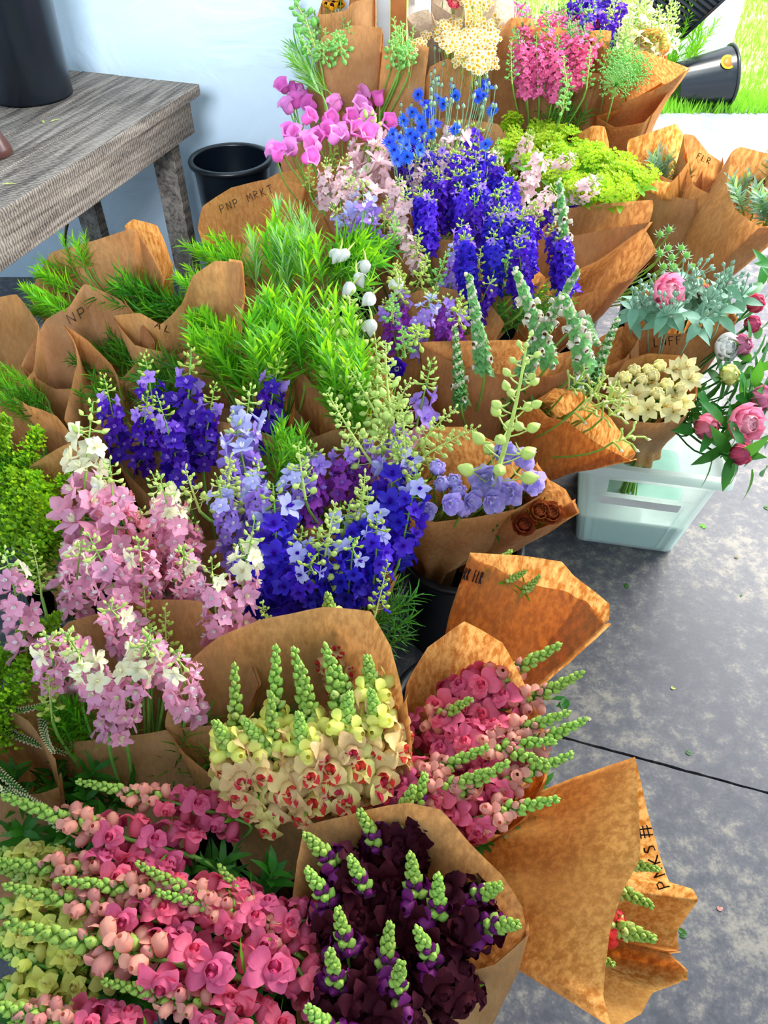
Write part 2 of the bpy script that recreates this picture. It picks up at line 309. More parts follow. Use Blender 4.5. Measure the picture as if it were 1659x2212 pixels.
def cornflower():
    g = MB(); g.bud(tr(0, 0, -.011), .0055, .012, 'corn_stem', 7, (.3, .9, 1, .85, .7, .5))
    for k in range(11):
        a = k*2*PI/11; T = rz(a) @ tr(0, .002, 0) @ rx(random.uniform(.25, .7)); L_ = random.uniform(.013, .017)
        for q in (-.3, 0, .3): g.petal(T @ rz(q*1.1), L_*random.uniform(.8, 1.1), .0028, 'corn', curl=-.2, nv=3, nu=3, tip=.5, base=.3)
    for k in range(9): g.petal(rz(k*2.4) @ rx(1.1), .008, .002, 'corn_dark', nv=3, tip=.5)
    return g
def daisy(R=.006):
    g = MB()
    for k in range(9): g.petal(rz(k*2*PI/9) @ tr(0, R*.3, 0) @ rx(.1), R*.8, R*.45, 'daisy', nv=3, nu=3, tip=.6, base=.6)
    g.bud(tr(0, 0, -.0005), R*.56, R*.42, 'daisy_eye', 6, (1, 1, .9, .7, .4, .05)); return g
def lily(c='alstro'):
    g = MB()
    for k in range(6): g.petal(rz(k*PI/3+random.uniform(-.1, .1)) @ tr(0, .002, 0) @ rx(.95-.15*(k % 2)), .034, .017 if k % 2 else .021, c, curl=-.9, cup=.1, nv=5, nu=3, tip=.25, ruf=.02, base=.3)
    for k in range(4): g.tube([(0, 0, .002), (.002*math.cos(k*1.6), .002*math.sin(k*1.6), .02), (.006*math.cos(k*1.6), .006*math.sin(k*1.6), .027)], .0006, 'daisy_eye', 4)
    return g
def peony(c='peony', R=.045, inner='peony_pale'):
    g = MB()
    for j, (n, q, a, L_) in enumerate(((6, 1.0, .2, 1), (7, .92, .55, .98), (8, .8, .9, .95), (9, .62, 1.15, .9), (10, .42, 1.35, .85), (8, .22, 1.5, .8))):
        for k in range(n):
            g.petal(rz(k*2*PI/n+j*.5) @ tr(0, R*.18*q, -R*.5) @ rx(a), R*1.3*L_, R*(1.05-.09*j), c if j < 2 else inner, curl=1.15-.1*j, cup=.15, nv=6, nu=5, tip=.7, ruf=.035, base=.5)
    return g
def peony_bud(c, R=.026):
    g = MB()
    for k in range(6): g.petal(rz(k*PI/3) @ tr(0, R*.2, -R*.9) @ rx(.35), R*2.1, R*1.6, c, curl=2.0, cup=.1, nv=7, nu=5, tip=.5, base=.5)
    g.bud(tr(0, 0, -R*.9), R*.92, R*1.9, c, 10, (.4, .85, 1, .97, .72, .1))
    for k in range(4): g.petal(rz(k*1.57) @ tr(0, R*.2, -R) @ rx(.2), R*1.4, R*.8, 'peony_leaf', curl=1.3, nv=5, tip=.1)
    return g
# ------------------------------------------------------------ spikes: template = stalk-less head mesh pieces with local frames, base at z=0, tip at z=1*L0
class Tpl:
    """root pieces: 'head' (axis, leaves), 'bud' cluster, blossoms [(mesh, matrix)]"""
    def __init__(s, L0): s.L0 = L0; s.parts = []; s.head = None
def spine(L0, bend):
    return lambda t: (Vector((bend*L0*t*t, 0, L0*t*(1-.15*abs(bend)))), Vector((2*bend*t, 0, 1)).normalized())
CACHE = {}
def cached(key, fn, n=4):
    if key not in CACHE: CACHE[key] = [fn().mesh(key) for _ in range(n)]
    return random.choice(CACHE[key])
def around(p, d, a, tilt, r_, s, roll=0):
    """frame at spine point p, facing outward at azimuth a, tilted up by tilt"""
    B = basis(d, Vector((0, 1, 0))); out = (B @ Vector((math.cos(a), math.sin(a), 0))); z = (out*math.cos(tilt)+d*math.sin(tilt)).normalized()
    y = (d-z*d.dot(z)).normalized(); x = y.cross(z)
    Rm = Matrix((x, y, z)).transposed().to_4x4()
    return Matrix.Translation(p+out*r_) @ Rm @ rz(roll) @ Matrix.Diagonal((s, s, s, 1))
def snap_spike(name, c, throat, tipc, budfrac=.45, L0=.20, bend=0, half=None, n_open=17, lush=1.0, merged=False, nh=5, nb=30):
    T = Tpl(L0); f = spine(L0, bend); h = MB()
    h.tube([f(i/8)[0] for i in range(9)], [.0042-.0028*i/8 for i in range(9)], 'stalk', 6)
    g = MB(); t0 = 1-budfrac; n = nb; k = 0
    for i in range(n):
        t = t0+(1-t0)*(i/(n-1))**.85; p, d = f(min(t, 1)); q = (t-t0)/(1-t0); sz = 1-.62*q; a = i*2.4
        Tm = around(p, d, a, .45+.9*q, .003, sz)
        isp = q < .5 and i % 2 == 0
        g.bud(Tm, .0080, .0185, tipc if isp else 'snap_bud', 6, (.5, 1, 1, .85, .5, .05))
        g.petal(Tm @ tr(0, -.008, 0) @ rx(1.2), .015, .010, 'snap_sepal', curl=.4, nv=3, tip=.1)
        if isp: g.bud(Tm, .0086, .011, 'snap_sepal', 5, (.6, 1, 1, .9, .8, .7))
    g.bud(Matrix.Translation(f(1)[0]) @ basis(f(1)[1]).to_4x4(), .003, .008, 'snap_bud', 5)
    T.parts.append(('bud_cluster', g.mesh(name+'_buds'), Matrix.Identity(4)))
    for i in range(nh):   # half open
        p, d = f(t0-.04+.025*i); T.parts.append(('opening_bud', cached('half_'+(half or c), lambda: snap_halfopen(half or c)), around(p, d, i*2.4+.6, .55, .004, lush)))
    for i in range(n_open):
        t = (t0-.02)*(i+.5)/n_open; p, d = f(t); s_ = lush*random.uniform(.9, 1.12)*(1.12-.3*t)
        T.parts.append(('blossom', cached('snap_'+c+throat, lambda: snap_blossom(c, throat)), around(p, d, i*2.4+random.uniform(-.3, .3), .15+random.uniform(-.1, .25), .004, s_)))
    for i in range(4):
        p, d = f(.02+.03*i); a = i*1.7; h.blade(p, (basis(d) @ Vector((math.cos(a), math.sin(a), .6))), .05, .010, 'leaf', .2)
    T.head = h.mesh(name+'_stem'); return merge(T) if merged else T
def lark_spike(name, c, eye, budfrac=.22, L0=.19, bend=0, n=26, top=None, ntop=0, R=.0205, merged=False, budc='bud_lime', jag=.0, sparse=1.0, fern=True):
    T = Tpl(L0); f = spine(L0, bend); h = MB()
    h.tube([f(i/8)[0] for i in range(9)], [.0026-.0018*i/8 for i in range(9)], 'stalk', 5)
    g = MB(); t0 = 1-budfrac; nb = max(6, int(budfrac*50))
    for i in range(nb):
        q = i/(nb-1); t = t0+(1-t0)*q; p, d = f(t); a = i*2.4; r_ = (.014-.009*q); Tm = around(p, d, a, .5+.8*q, r_, 1-.45*q)
        g.tube([p, (p+Tm.translation)/2+d*.001, Tm.translation], .0007, 'stalk', 4)
        g.bud(Tm, .0036, .012, budc, 6, (.3, .9, 1, .8, .45, .05))
        if q < .5: g.tube([Tm @ Vector((0, 0, .003)), Tm @ Vector((0, .006, -.005)), Tm @ Vector((0, .012, -.009))], [.0016, .001, .0004], budc, 4)
    T.parts.append(('bud_cluster', g.mesh(name+'_buds'), Matrix.Identity(4)))
    for i in range(n):
        t = t0*(i+.5)/n; p, d = f(t); topc = i >= n-ntop; cc = top if topc and top else c
        T.parts.append(('blossom', cached('star_'+cc+eye+str(R), lambda: star(cc, eye, R)), around(p, d, i*2.4+random.uniform(-.35, .35), .25+random.uniform(-.35, .45), .012+random.uniform(0, .008), random.uniform(.8, 1.15)*(1.12-.35*t), random.uniform(-.6, .6))))
        if i % 2: h.tube([p, around(p, d, i*2.4, .3, .012, 1).translation], .0008, 'stalk', 4)
    if fern:
        for i in range(14):
            p, d = f(random.uniform(-.1, .25)); h.blade(p, Vector((random.uniform(-1, 1), random.uniform(-1, 1), .5)), random.uniform(.02, .045), .0018, 'leaf', .3, 3)
    T.head = h.mesh(name+'_stem'); return merge(T) if merged else T
def budspike(name, budc='bud_lime', L0=.26, bend=0, n=34, size=1.0, ped=.024, grow=1.0, tipc=None):
    """spike of plump unopened delphinium buds on pedicels"""
    T = Tpl(L0); f = spine(L0, bend); h = MB(); h.tube([f(i/8)[0] for i in range(9)], [(.0034-.0024*i/8)*size for i in range(9)], 'bud_lime', 6); g = MB()
    for i in range(n):
        q = i/(n-1); p, d = f(.04+.96*q); a = i*2.4+random.uniform(-.3, .3); r_ = ped*(1-.75*q)*size; s_ = size*(1.15-.75*q)*grow
        Tm = around(p+d*r_*.5, d, a, .35+.6*q+random.uniform(-.2, .2), r_, s_)
        g.tube([p, p*.4+Tm.translation*.6-d*.002, Tm.translation], .0009*size, 'bud_lime', 4)
        g.bud(Tm, .0066, .0165, tipc if (tipc and q < .4) else budc, 7, (.35, .92, 1, .9, .6, .1))
        g.tube([Tm @ Vector((0, 0, .002)), Tm @ Vector((0, .006, -.004)), Tm @ Vector((0, .013, -.006))], [.0024, .0016, .0005], budc, 5)
    T.head = h.mesh(name+'_stem'); T.parts.append(('bud_cluster', g.mesh(name+'_b'), Matrix.Identity(4))); return T
def fox_spike(name, L0=.27, bend=0, bells=22, start=.45, w=1.0):
    T = Tpl(L0); f = spine(L0, bend); h = MB(); h.tube([f(i/8)[0] for i in range(9)], [.0055-.0035*i/8 for i in range(9)], 'stalk', 7)
    for i in range(170):
        q = i/169; p, d = f(q); a = i*2.4; Tm = around(p, d, a, .5+.5*q, .003, w*(1.1-.55*q))
        h.petal(Tm @ rz(random.uniform(-.4, .4)) @ rx(-.9+random.uniform(-.3, .3)), .019, .0085, 'fox_leaf', curl=-1.4, cup=.25, nv=4, nu=3, tip=.05, base=.6)
        if i % 3 == 0 and q > start-.1: h.bud(Tm, .004, .009, 'fox_cream', 5)
    T.head = h.mesh(name+'_stem')
    for i in range(bells):
        q = start*(i+.5)/bells*1.25; p, d = f(q); T.parts.append(('bell', cached('foxbell', foxbell, 2), around(p, d, i*2.4+.5, .05, .008, w*random.uniform(.42, .54))))
    return T
def merge(T):
    """far-off spikes: all blossoms in one part"""
    g = {}; 
    for nm, me, mt in T.parts:
        if nm in ('blossom', 'opening_bud', 'bell'): g.setdefault('blossoms', []).append((me, mt))
    if not g: return T
    b = MB()
    for me, mt in g['blossoms']:
        o = MB(); o.v = [tuple(v.co) for v in me.vertices]; o.f = [tuple(p.vertices) for p in me.polygons]; o.m = [p.material_index for p in me.polygons]; o.mats = [x.name for x in me.materials]; b.join(o, mt)
    T.parts = [x for x in T.parts if x[0] == 'bud_cluster']+[('blossoms', b.mesh('blossoms'), Matrix.Identity(4))]; return T
def leafy(name, mat, L0=.14, n=34, LL=.075, WW=.0065, droop=.25, bend=.0, spread=.75, top=True, mat2=None, stem='stalk'):
    T = Tpl(L0); f = spine(L0, bend); h = MB(); h.tube([f(i/6)[0] for i in range(7)], [.0022-.0012*i/6 for i in range(7)], stem, 5)
    for i in range(n):
        q = i/(n-1); p, d = f(.05+.95*q); a = i*2.4; B = basis(d, Vector((0, 1, 0))); o = B @ Vector((math.cos(a)*spread*(1-.35*q), math.sin(a)*spread*(1-.35*q), .75+.5*q))
        h.blade(p, o+Vector((random.uniform(-.2, .2), random.uniform(-.2, .2), 0)), LL*random.uniform(.75, 1.15)*(1-.35*q), WW*random.uniform(.8, 1.2), mat2 if mat2 and i % 3 == 0 else mat, droop*random.uniform(.3, 1.5))
    T.head = h.mesh(name); return T
# ------------------------------------------------------------ placing stems: the stalk runs from the bucket through the neck of the wrap into the head
def place(T, base, tip, neck, name, label, cat, group=None, roll=None, foot=None, rad=.0028, smat='stalk', parts=True, thick=1.0, smin=.9):
    base = Vector(base); tip = Vector(tip); d = tip-base; s_ = d.length/T.L0
    if s_ < smin: s_ = smin; base = tip-d.normalized()*s_*T.L0*.96
    if foot is None: foot = Vector((neck.x+random.uniform(-.03, .03), neck.y+random.uniform(-.03, .03), .03))
    neckp = Vector(neck)+Vector((random.uniform(-.02, .02), random.uniform(-.02, .02), 0))
    g = MB(); n_ = 7; dn = d.normalized(); pts = [foot-foot]
    c1 = neckp+(base-neckp)*.33+Vector((0, 0, min(.05, abs(base.z-neckp.z)*.2))); c2 = base-dn*min(.045, (base-neckp).length*.4)
    for i in range(n_+1):
        t = i/n_; q = (neckp*(1-t)**3+c1*3*t*(1-t)**2+c2*3*t*t*(1-t)+base*t**3); pts.append(q-foot)
    g.tube(pts, rad, smat, 5)
    root = link(name, g.mesh(name)); root.location = foot
    mw = Matrix.Translation(base-foot) @ basis(d).to_4x4() @ rz(random.uniform(0, 2*PI) if roll is None else roll) @ Matrix.Diagonal((s_*thick, s_*thick, s_, 1))
    link('stem_tip', T.head, root, mw)
    if parts:
        for nm, me, mt in T.parts: link(nm, me, root, mw @ mt)
    HEADPX[root.name] = px(tip)
    return tag(root, label, cat, group)
# ------------------------------------------------------------ kraft paper wraps
def densify(rim, sub=7, sharp=.78):
    n = len(rim); out = []
    for i in range(n):
        p0, p1, p2, p3 = rim[i-1], rim[i], rim[(i+1) % n], rim[(i+2) % n]
        for k in range(sub):
            t = k/sub
            cr = .5*((2*p1)+(-p0+p2)*t+(2*p0-5*p1+4*p2-p3)*t*t+(-p0+3*p1-3*p2+p3)*t**3)
            out.append(cr*(1-sharp)+(p1*(1-t)+p2*t)*sharp)
    return out
def paper(label, rim, neck, r0=.045, mat='kraft', crease=1.0, group='kraft paper flower wraps', bulge=.012, drop=.10, wmat=None, seed=None):
    """one sheet rolled into a cone: rim points (u, v, height) of the place, neck point, gathered skirt below the neck"""
    sd_ = seed if seed is not None else random.uniform(0, 90)
    pts = [P(*r_) for r_ in rim]; pts = densify(pts); n = len(pts); C = neck.copy() if isinstance(neck, Vector) else P(*neck)
    cen = sum(pts, Vector())/n; ax = (cen-C).normalized(); B = basis(ax)
    loc = [B.transposed() @ (p-C) for p in pts]
    area = sum(loc[i-1].x*loc[i].y-loc[i].x*loc[i-1].y for i in range(n)); sg = 1 if area > 0 else -1
    L_ = [0]
    for i in range(n-1): L_.append(L_[-1]+(pts[i+1]-pts[i]).length)
    tot = L_[-1]+(pts[0]-pts[-1]).length; a0 = math.atan2(loc[0].y, loc[0].x)
    rows = []; nr = 16
    for j in range(-3, nr+1):
        t = j/nr; row = []
        for i in range(n):
            a = a0+sg*2*PI*L_[i]/tot; rr = r0*(1+.12*math.sin(9*a+sd_))
            if j < 0:
                q = -j/3; R_ = rr*(1+.12*q); p = C+B @ Vector((R_*math.cos(a), R_*math.sin(a), -drop*q))
            else:
                nk = C+B @ Vector((rr*math.cos(a), rr*math.sin(a), 0)); p = nk*(1-t)+pts[i]*t
                out = (p-(C+(cen-C)*t)); out = out.normalized() if out.length > 1e-5 else ax
                q_ = Vector((p.x*7+sd_, p.y*7, p.z*7)); nz = noise.noise(q_)*.6+noise.ridged_multi_fractal(q_*1.7, 1, 2, 3, 1, 2)*.16
                w_ = min(1, 4*t)*(1-.55*t)
                rad_ = math.sin(7*a+sd_*3+2*t)*.0035*(1-t)
                p = p+out*((nz*.016*crease+rad_*crease)*w_+bulge*math.sin(PI*t))
            row.append(p-C)
        rows.append(row)
    g = MB(); g.grid(rows, mat, True)
    # overlapping edge of the sheet
    i0 = int(n*.5); k = max(5, n//7); g.grid([[Vector(rows[j][(i0+m_) % n])*(1+.010)+(Vector(rows[j][(i0+m_) % n])-Vector((0, 0, 0))).normalized()*.0 + B @ Vector((0, 0, .0)) + (Vector(rows[j][(i0+m_) % n])-ax*Vector(rows[j][(i0+m_) % n]).dot(ax)).normalized()*(.0025+.004*(m_ == 0)) for m_ in range(k)] for j in range(3, nr+4)], mat)
    o = link('paper_wrap', g.mesh('paper_wrap')); o.location = C
    tag(o, label, 'paper wrap', group)
    o['_c'] = 0; del o['_c']
    PAPERS.append(o); NECK[o.name] = C
    return o, C
PAPERS = []; NECK = {}
FONT = {  # hand-lettered capitals and small letters as pen strokes in a unit box
 'P': [[(0, 0), (.05, 1)], [(.03, .95), (.5, 1), (.6, .72), (.45, .5), (.04, .45)]], 'N': [[(0, 0), (.02, 1), (.55, .02), (.62, 1)]],
 'M': [[(0, 0), (.08, .95), (.35, .35), (.62, 1), (.7, 0)]], 'R': [[(0, 0), (.03, 1), (.5, .95), (.55, .65), (.05, .48), (.6, 0)]], 'K': [[(0, 0), (.03, 1)], [(.55, .95), (.05, .45), (.6, 0)]],
 'T': [[(.3, 0), (.33, 1)], [(0, .95), (.68, 1)]], 'F': [[(0, 0), (.03, 1), (.6, .98)], [(.02, .52), (.45, .55)]], 'L': [[(.03, 1), (0, 0), (.5, .02)]], 'I': [[(.1, 0), (.12, 1)]],
 'l': [[(.15, 0), (.2, 1)]], 'r': [[(.05, 0), (.08, .62)], [(.08, .45), (.25, .62), (.42, .58)]], 'm': [[(0, 0), (.04, .6), (.25, .55), (.27, 0)], [(.27, .5), (.5, .58), (.55, 0)]], 'k': [[(0, 0), (.05, 1)], [(.35, .62), (.04, .32), (.4, 0)]],
 't': [[(.2, .95), (.18, .05), (.35, 0)], [(0, .62), (.42, .62)]], 'f': [[(.15, -.2), (.22, .8), (.42, .9)], [(0, .5), (.4, .52)]], '#': [[(.1, 0), (.2, 1)], [(.45, 0), (.5, 1)], [(0, .3), (.65, .35)], [(0, .68), (.65, .7)], [(0, 1), (.6, 1.02)]], 'A': [[(0, 0), (.28, 1), (.58, 0)], [(.12, .38), (.48, .4)]], 'S': [[(.5, .9), (.2, 1), (.05, .75), (.45, .4), (.4, .08), (0, .05)]], ' ': []}
def write(o, text, p0, p1, h, mat='ink', width=.0011, flip=False, slant=0):
    """pen strokes lying on the paper surface, along the line p0 -> p1 (where the words stand), letter height h"""
    me = o.data; M0 = Matrix.Translation(o.location); tree = BVHTree.FromPolygons([M0 @ v.co for v in me.vertices], [tuple(p.vertices) for p in me.polygons])
    p0 = Vector(p0); p1 = Vector(p1); d = p1-p0; n = len(text); st = d/n; up = Vector((d.y, -d.x)).normalized()*h
    if flip: up = -up
    g = MB(); org = Vector((0, 0, CH))
    for i, ch in enumerate(text):
        for stroke in FONT[ch]:
            pts = []
            for a, b_ in zip(stroke[:-1], stroke[1:]):
                for k in range(5):
                    t = k/4; x = a[0]*(1-t)+b_[0]*t; y = a[1]*(1-t)+b_[1]*t
                    q = p0+st*i+st*.95*x+up*y+d.normalized()*slant*y; dr = ray(q.x, q.y).normalized()
                    hit = tree.ray_cast(org, dr)
                    if hit[0] is not None:
                        nn = hit[1]; nn = nn if nn.dot(dr) < 0 else -nn; hp = hit[0]+nn*.0015-o.location
                        if not pts or (hp-pts[-1]).length > .0007: pts.append(hp)
            if len(pts) > 1 and max((pts[k+1]-pts[k]).length for k in range(len(pts)-1)) < .03: g.tube(pts, width, mat, 4)
    if g.v: link('handwriting', g.mesh('handwriting', False), o)
# ------------------------------------------------------------ the setting
def slab(name, poly, z0, z1, mat, kind='structure', parent=None, seg=None):
    g = MB(); n = len(poly); g.add([(x, y, z0) for x, y in poly]+[(x, y, z1) for x, y in poly], [tuple(range(n))[::-1], tuple(range(n, 2*n))]+[(i, (i+1) % n, (i+1) % n+n, i+n) for i in range(n)], mat)
    o = link(name, g.mesh(name, False), parent)
    if kind: o['kind'] = kind
    return o
ja = P(1100, 1562, 0); jb = P(1659, 1713, 0); jd = (jb-ja).normalized()
jl = ja-jd*2.2; jr = jb+jd*2.6; jn = Vector((-jd.y, jd.x, 0))
near, far = [], []
rj = random.Random(3)
for i in range(241):
    p = jl.lerp(jr, i/240); near.append(tuple((p-jn*(.0022+rj.uniform(0, .0016)))[:2])); far.append(tuple((p+jn*(.0022+rj.uniform(0, .0022)))[:2]))
slab('floor', near[::-1]+[(-2.6, near[0][1]), (-2.6, -1.6), (3.3, -1.6), (3.3, near[-1][1])], -.08, 0, 'concrete')
e0 = P(1380, 233, 0); e1 = P(1659, 246, 0)
slab('floor', far+[(3.3, 3.20), (-2.6, 3.20)], -.08, 0, 'concrete')
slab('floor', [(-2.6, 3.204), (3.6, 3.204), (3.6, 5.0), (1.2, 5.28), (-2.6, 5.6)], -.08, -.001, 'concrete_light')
slab('ground_below', [(-3, -2), (4, -2), (4, 5.5), (-3, 5.5)], -.2, -.082, 'dead_leaf')
slab('lawn_ground', [(-12, 4.9), (14, 4.9), (14, 22), (-12, 22)], -.3, -.04, 'lawn_soil')
slab('wall_back', [(-3, 3.0), (.02, 3.0), (.02, 3.14), (-3, 3.14)], 0, 2.7, 'plaster')
slab('trim_1', [(.022, 2.985), (.075, 2.985), (.075, 3.15), (.022, 3.15)], 0, 2.5, 'post_wood')
slab('wall_left', [(-2.7, -1.6), (-2.6, -1.6), (-2.6, 3.0), (-2.7, 3.0)], 0, 2.7, 'plaster')
slab('wall_front_unseen', [(-2.7, -1.7), (3.6, -1.7), (3.6, -1.6), (-2.7, -1.6)], 0, 2.9, 'plaster')  # out-of-view wall, added to block sky light from behind the camera
slab('wall_right_unseen', [(3.4, -1.6), (3.5, -1.6), (3.5, .6), (3.4, .6)], 0, 2.9, 'plaster')  # partial out-of-view wall, added to keep sky light off the near floor
slab('wall_header', [(.02, 3.0), (3.5, 3.0), (3.5, 3.14), (.02, 3.14)], 2.5, 2.9, 'white_paint')
slab('ceiling', [(-2.8, -1.8), (3.5, -1.8), (3.5, 3.05), (-2.8, 3.05)], 2.9, 3.0, 'white_paint')
dl = slab('door_1', [(.085, 3.16), (.125, 3.16), (.22, 4.0), (.18, 4.0)], .02, 2.45, 'white_paint')
g = MB(); g.box((.10, 3.16, 1.0), (.012, .05, .10), 'galvanised'); link('hinge', g.mesh('hinge', False), dl)
def blades(name, n, area, hmax, mat, label, lo=.03, z0=-.04):
    g = MB(); rg = random.Random(5)
    for i in range(n):
        x, y = area(rg); a = rg.uniform(0, 2*PI); h_ = rg.uniform(lo, hmax); w_ = h_*.09
        g.add([(x-w_*math.cos(a), y-w_*math.sin(a), z0), (x+w_*math.cos(a), y+w_*math.sin(a), z0), (x+rg.uniform(-.4, .4)*h_, y+rg.uniform(-.4, .4)*h_, z0+h_)], [(0, 1, 2)], mat)
    o = link(name, g.mesh(name, False)); return tag(o, label, 'grass', kind='stuff')
blades('lawn_grass', 26000, lambda r_: (r_.uniform(.6, 4.6), 5.15+5.5*r_.random()**1.6), .07, 'lawn', 'short sunlit green lawn growing beyond the concrete slab')
# weathered work table
Tz = .80
C0 = P(432, 181, Tz); C1 = P(150, 163, Tz); dB = (P(0, 452, Tz)-C0).normalized(); dB = Vector((-.31, -.95, 0)).normalized(); dA = Vector((-dB.y, dB.x, 0)); dA = -dA if dA.x > 0 else dA
tw, tl = .60, 1.75
table = bpy.data.objects.new('work_table', None); COL.objects.link(table); table.location = (C0.x, C0.y, 0); table.rotation_euler = (0, 0, math.atan2(-dB.y, -dB.x)-PI/2)
tag(table, 'weathered grey rough-sawn wooden work table against the pale wall', 'table')
# local: +Y away along the edge towards the wall corner, table lies at y<0 (towards us) and x<0
for k in range(4):
    g = MB(); w_ = tw/4; g.box((-w_*(k+.5), -tl/2+random.uniform(-.004, .004), Tz-.017), (w_-.003, tl, .034), 'barn_wood'); bevel(link('plank', g.mesh('plank', False), table), .003)
g = MB(); g.box((-.035, -tl/2-.02, Tz-.034-.052), (.034, tl-.06, .104), 'barn_wood'); bevel(link('apron', g.mesh('apron', False), table), .002)
g = MB(); g.box((-tw/2, -.07, Tz-.086), (tw-.12, .034, .104), 'barn_wood'); bevel(link('apron', g.mesh('apron', False), table), .002)
g = MB(); g.box((-tw+.035, -tl/2-.02, Tz-.086), (.034, tl-.06, .104), 'barn_wood'); bevel(link('apron', g.mesh('apron', False), table), .002)
for x, y in ((-.095, -.13), (-tw*.78, -.13), (-.095, -tl+.14), (-tw+.1, -tl+.14)):
    g = MB(); g.box((x, y, (Tz-.034)/2), (.085, .045, Tz-.034), 'barn_wood'); g2 = link('leg', g.mesh('leg', False), table); bevel(g2, .003)
def bucket(loc, r_top=.155, h=.36, mat='black_plastic', label=None, tilt=None, name='flower_bucket', group=None, r_bot=None, cat='bucket', rim='black_rim'):
    rb = r_bot or r_top*.78; g = MB()
    g.lathe([(.001, .004), (rb-.006, .004), (rb, 0.0), (rb, .006), (r_top*.96, h-.05), (r_top*.97, h-.045), (r_top, h-.004)], mat, 36)
    g.lathe([(.001, .010), (rb-.006, .012), (r_top-.006, h-.004)], mat, 36)
    o = link(name, g.mesh(name)); o.location = loc
    if tilt: o.rotation_euler = tilt
    g = MB(); g.lathe([(r_top-.006, h-.006), (r_top-.005, h+.002), (r_top+.008, h+.003), (r_top+.013, h-.003), (r_top+.011, h-.014), (r_top+.001, h-.012)], rim, 36); link('rim', g.mesh('rim'), o)
    return tag(o, label, cat, group)
# tall black bucket on the table, foot of it centred at the pixel seen in the photo
p = P(84, 205, Tz); o = bucket((p.x-.02, p.y, Tz+.001), .145, .50, label='tall black plastic flower bucket standing on the wooden table', r_bot=.125)
p = P(-8, 335, Tz); g = MB(); g.lathe([(.001, 0), (.046, 0), (.050, .004), (.049, .02), (.032, .06), (.030, .075), (.045, .11), (.062, .15), (.066, .19), (.055, .23), (.035, .25), (.033, .27), (.042, .285)], 'brown_glaze', 32)
o = link('vase', g.mesh('vase')); o.location = (p.x-.005, p.y, Tz+.001); tag(o, 'brown glazed pottery vase at the near edge of the wooden table', 'vase')
g = MB()
for u, v, a in ((5, 398, .4), (110, 262, 1.0), (95, 265, 2)):
    q = P(u, v, Tz+.004); g.blade(q, Vector((math.cos(a), math.sin(a), .1)), .035, .008, 'bud_lime', .2)
tag(link('leaf_scrap', g.mesh('leaf_scrap')), 'small green leaf scraps lying on the wooden table top', 'leaf', kind='stuff')
p = P(501, 333, .56); bucket((p.x, 2.80, 0), .136, .56, label='empty black round bucket on the floor against the pale wall', r_bot=.112)
p = P(135, 470, .25); g = MB(); g.tube([P(135, 472, .3), P(145, 485, .28), P(142, 500, .24), P(140, 530, .15)], [.006, .007, .006, .006], 'twig', 6)
tag(link('bare_twig', g.mesh('bare_twig')), 'bent brown twig standing before the wall under the table', 'twig')
# things outside
q = P(1510, 165, .17); o = bucket((q.x-.10, q.y, .17), .155, .32, label='black nursery bucket with yellow sticker tipped over on the lawn', tilt=(math.radians(8), math.radians(82), math.radians(8)), r_bot=.11)
o.location = (q.x-.13, q.y, .135)
g = MB(); g.lathe([(.001, 0), (.042, 0), (.042, .002), (.001, .003)], 'yellow_label', 24); g.lathe([(.001, .003), (.03, .003), (.03, .0035), (.001, .004)], 'orange_label', 24)
st = link('sticker', g.mesh('sticker'), o); st['label'] = 'round yellow and orange price sticker'; st.matrix_local = Matrix.Translation((-.108, -.102, .255)) @ basis(Vector((-.72, -.69, .12))).to_4x4()
# ring of ridges on the white utility box
def ubox(u, v, w_, d_, h_, mat, label, name, rot=0, z=0, ribs=0, cat='box'):
    q = P(u, v, z); g = MB(); g.box((0, 0, h_/2), (w_, d_, h_), mat)
    o = link(name, g.mesh(name, False)); bevel(o, .012); o.location = q; o.rotation_euler = (0, 0, rot)
    g = MB()
    for i in range(ribs): g.box((-w_/2+w_*(i+.5)/ribs, -d_/2-.004, h_*.5), (w_/ribs*.4, .01, h_*.86), mat)
    g.box((0, 0, h_+.012), (w_+.03, d_+.03, .03), mat); r_ = link('lid', g.mesh('lid', False), o); bevel(r_, .005)
    return tag(o, label, cat)
ubox(1490, 150, .34, .34, .62, 'white_plastic', 'white plastic utility box standing on the lawn edge outside', 'utility_box', .1, 0, 16)
g = MB()
for i in range(9): g.box((0, -.001, .05+i*.03), (.34, .012, .014), 'black_plastic')
g.box((-.18, .12, .16), (.02, .26, .34), 'black_plastic'); g.box((.18, .12, .16), (.02, .26, .34), 'black_plastic'); g.box((0, .25, .16), (.36, .02, .34), 'black_plastic'); g.box((0, .12, 0), (.36, .26, .02), 'black_plastic'); g.box((0, -.005, .335), (.38, .03, .03), 'black_plastic')
o = link('plastic_crate', g.mesh('plastic_crate', False)); o.location = P(1450, 60, .45)+Vector((-.02, .1, .0)); o.rotation_euler = (math.radians(30), math.radians(28), .4)
tag(o, 'black slatted plastic crate leaning tilted against the white box outside', 'crate')
g = MB(); g.box((0, 0, .5), (.04, .04, 1.4), 'post_wood'); o = link('wooden_stake', g.mesh('wooden_stake', False)); o.location = P(1430, 190, 0)+Vector((-.03, .05, -.2)); tag(o, 'thin brown wooden stake standing beside the tilted black crate', 'stake')
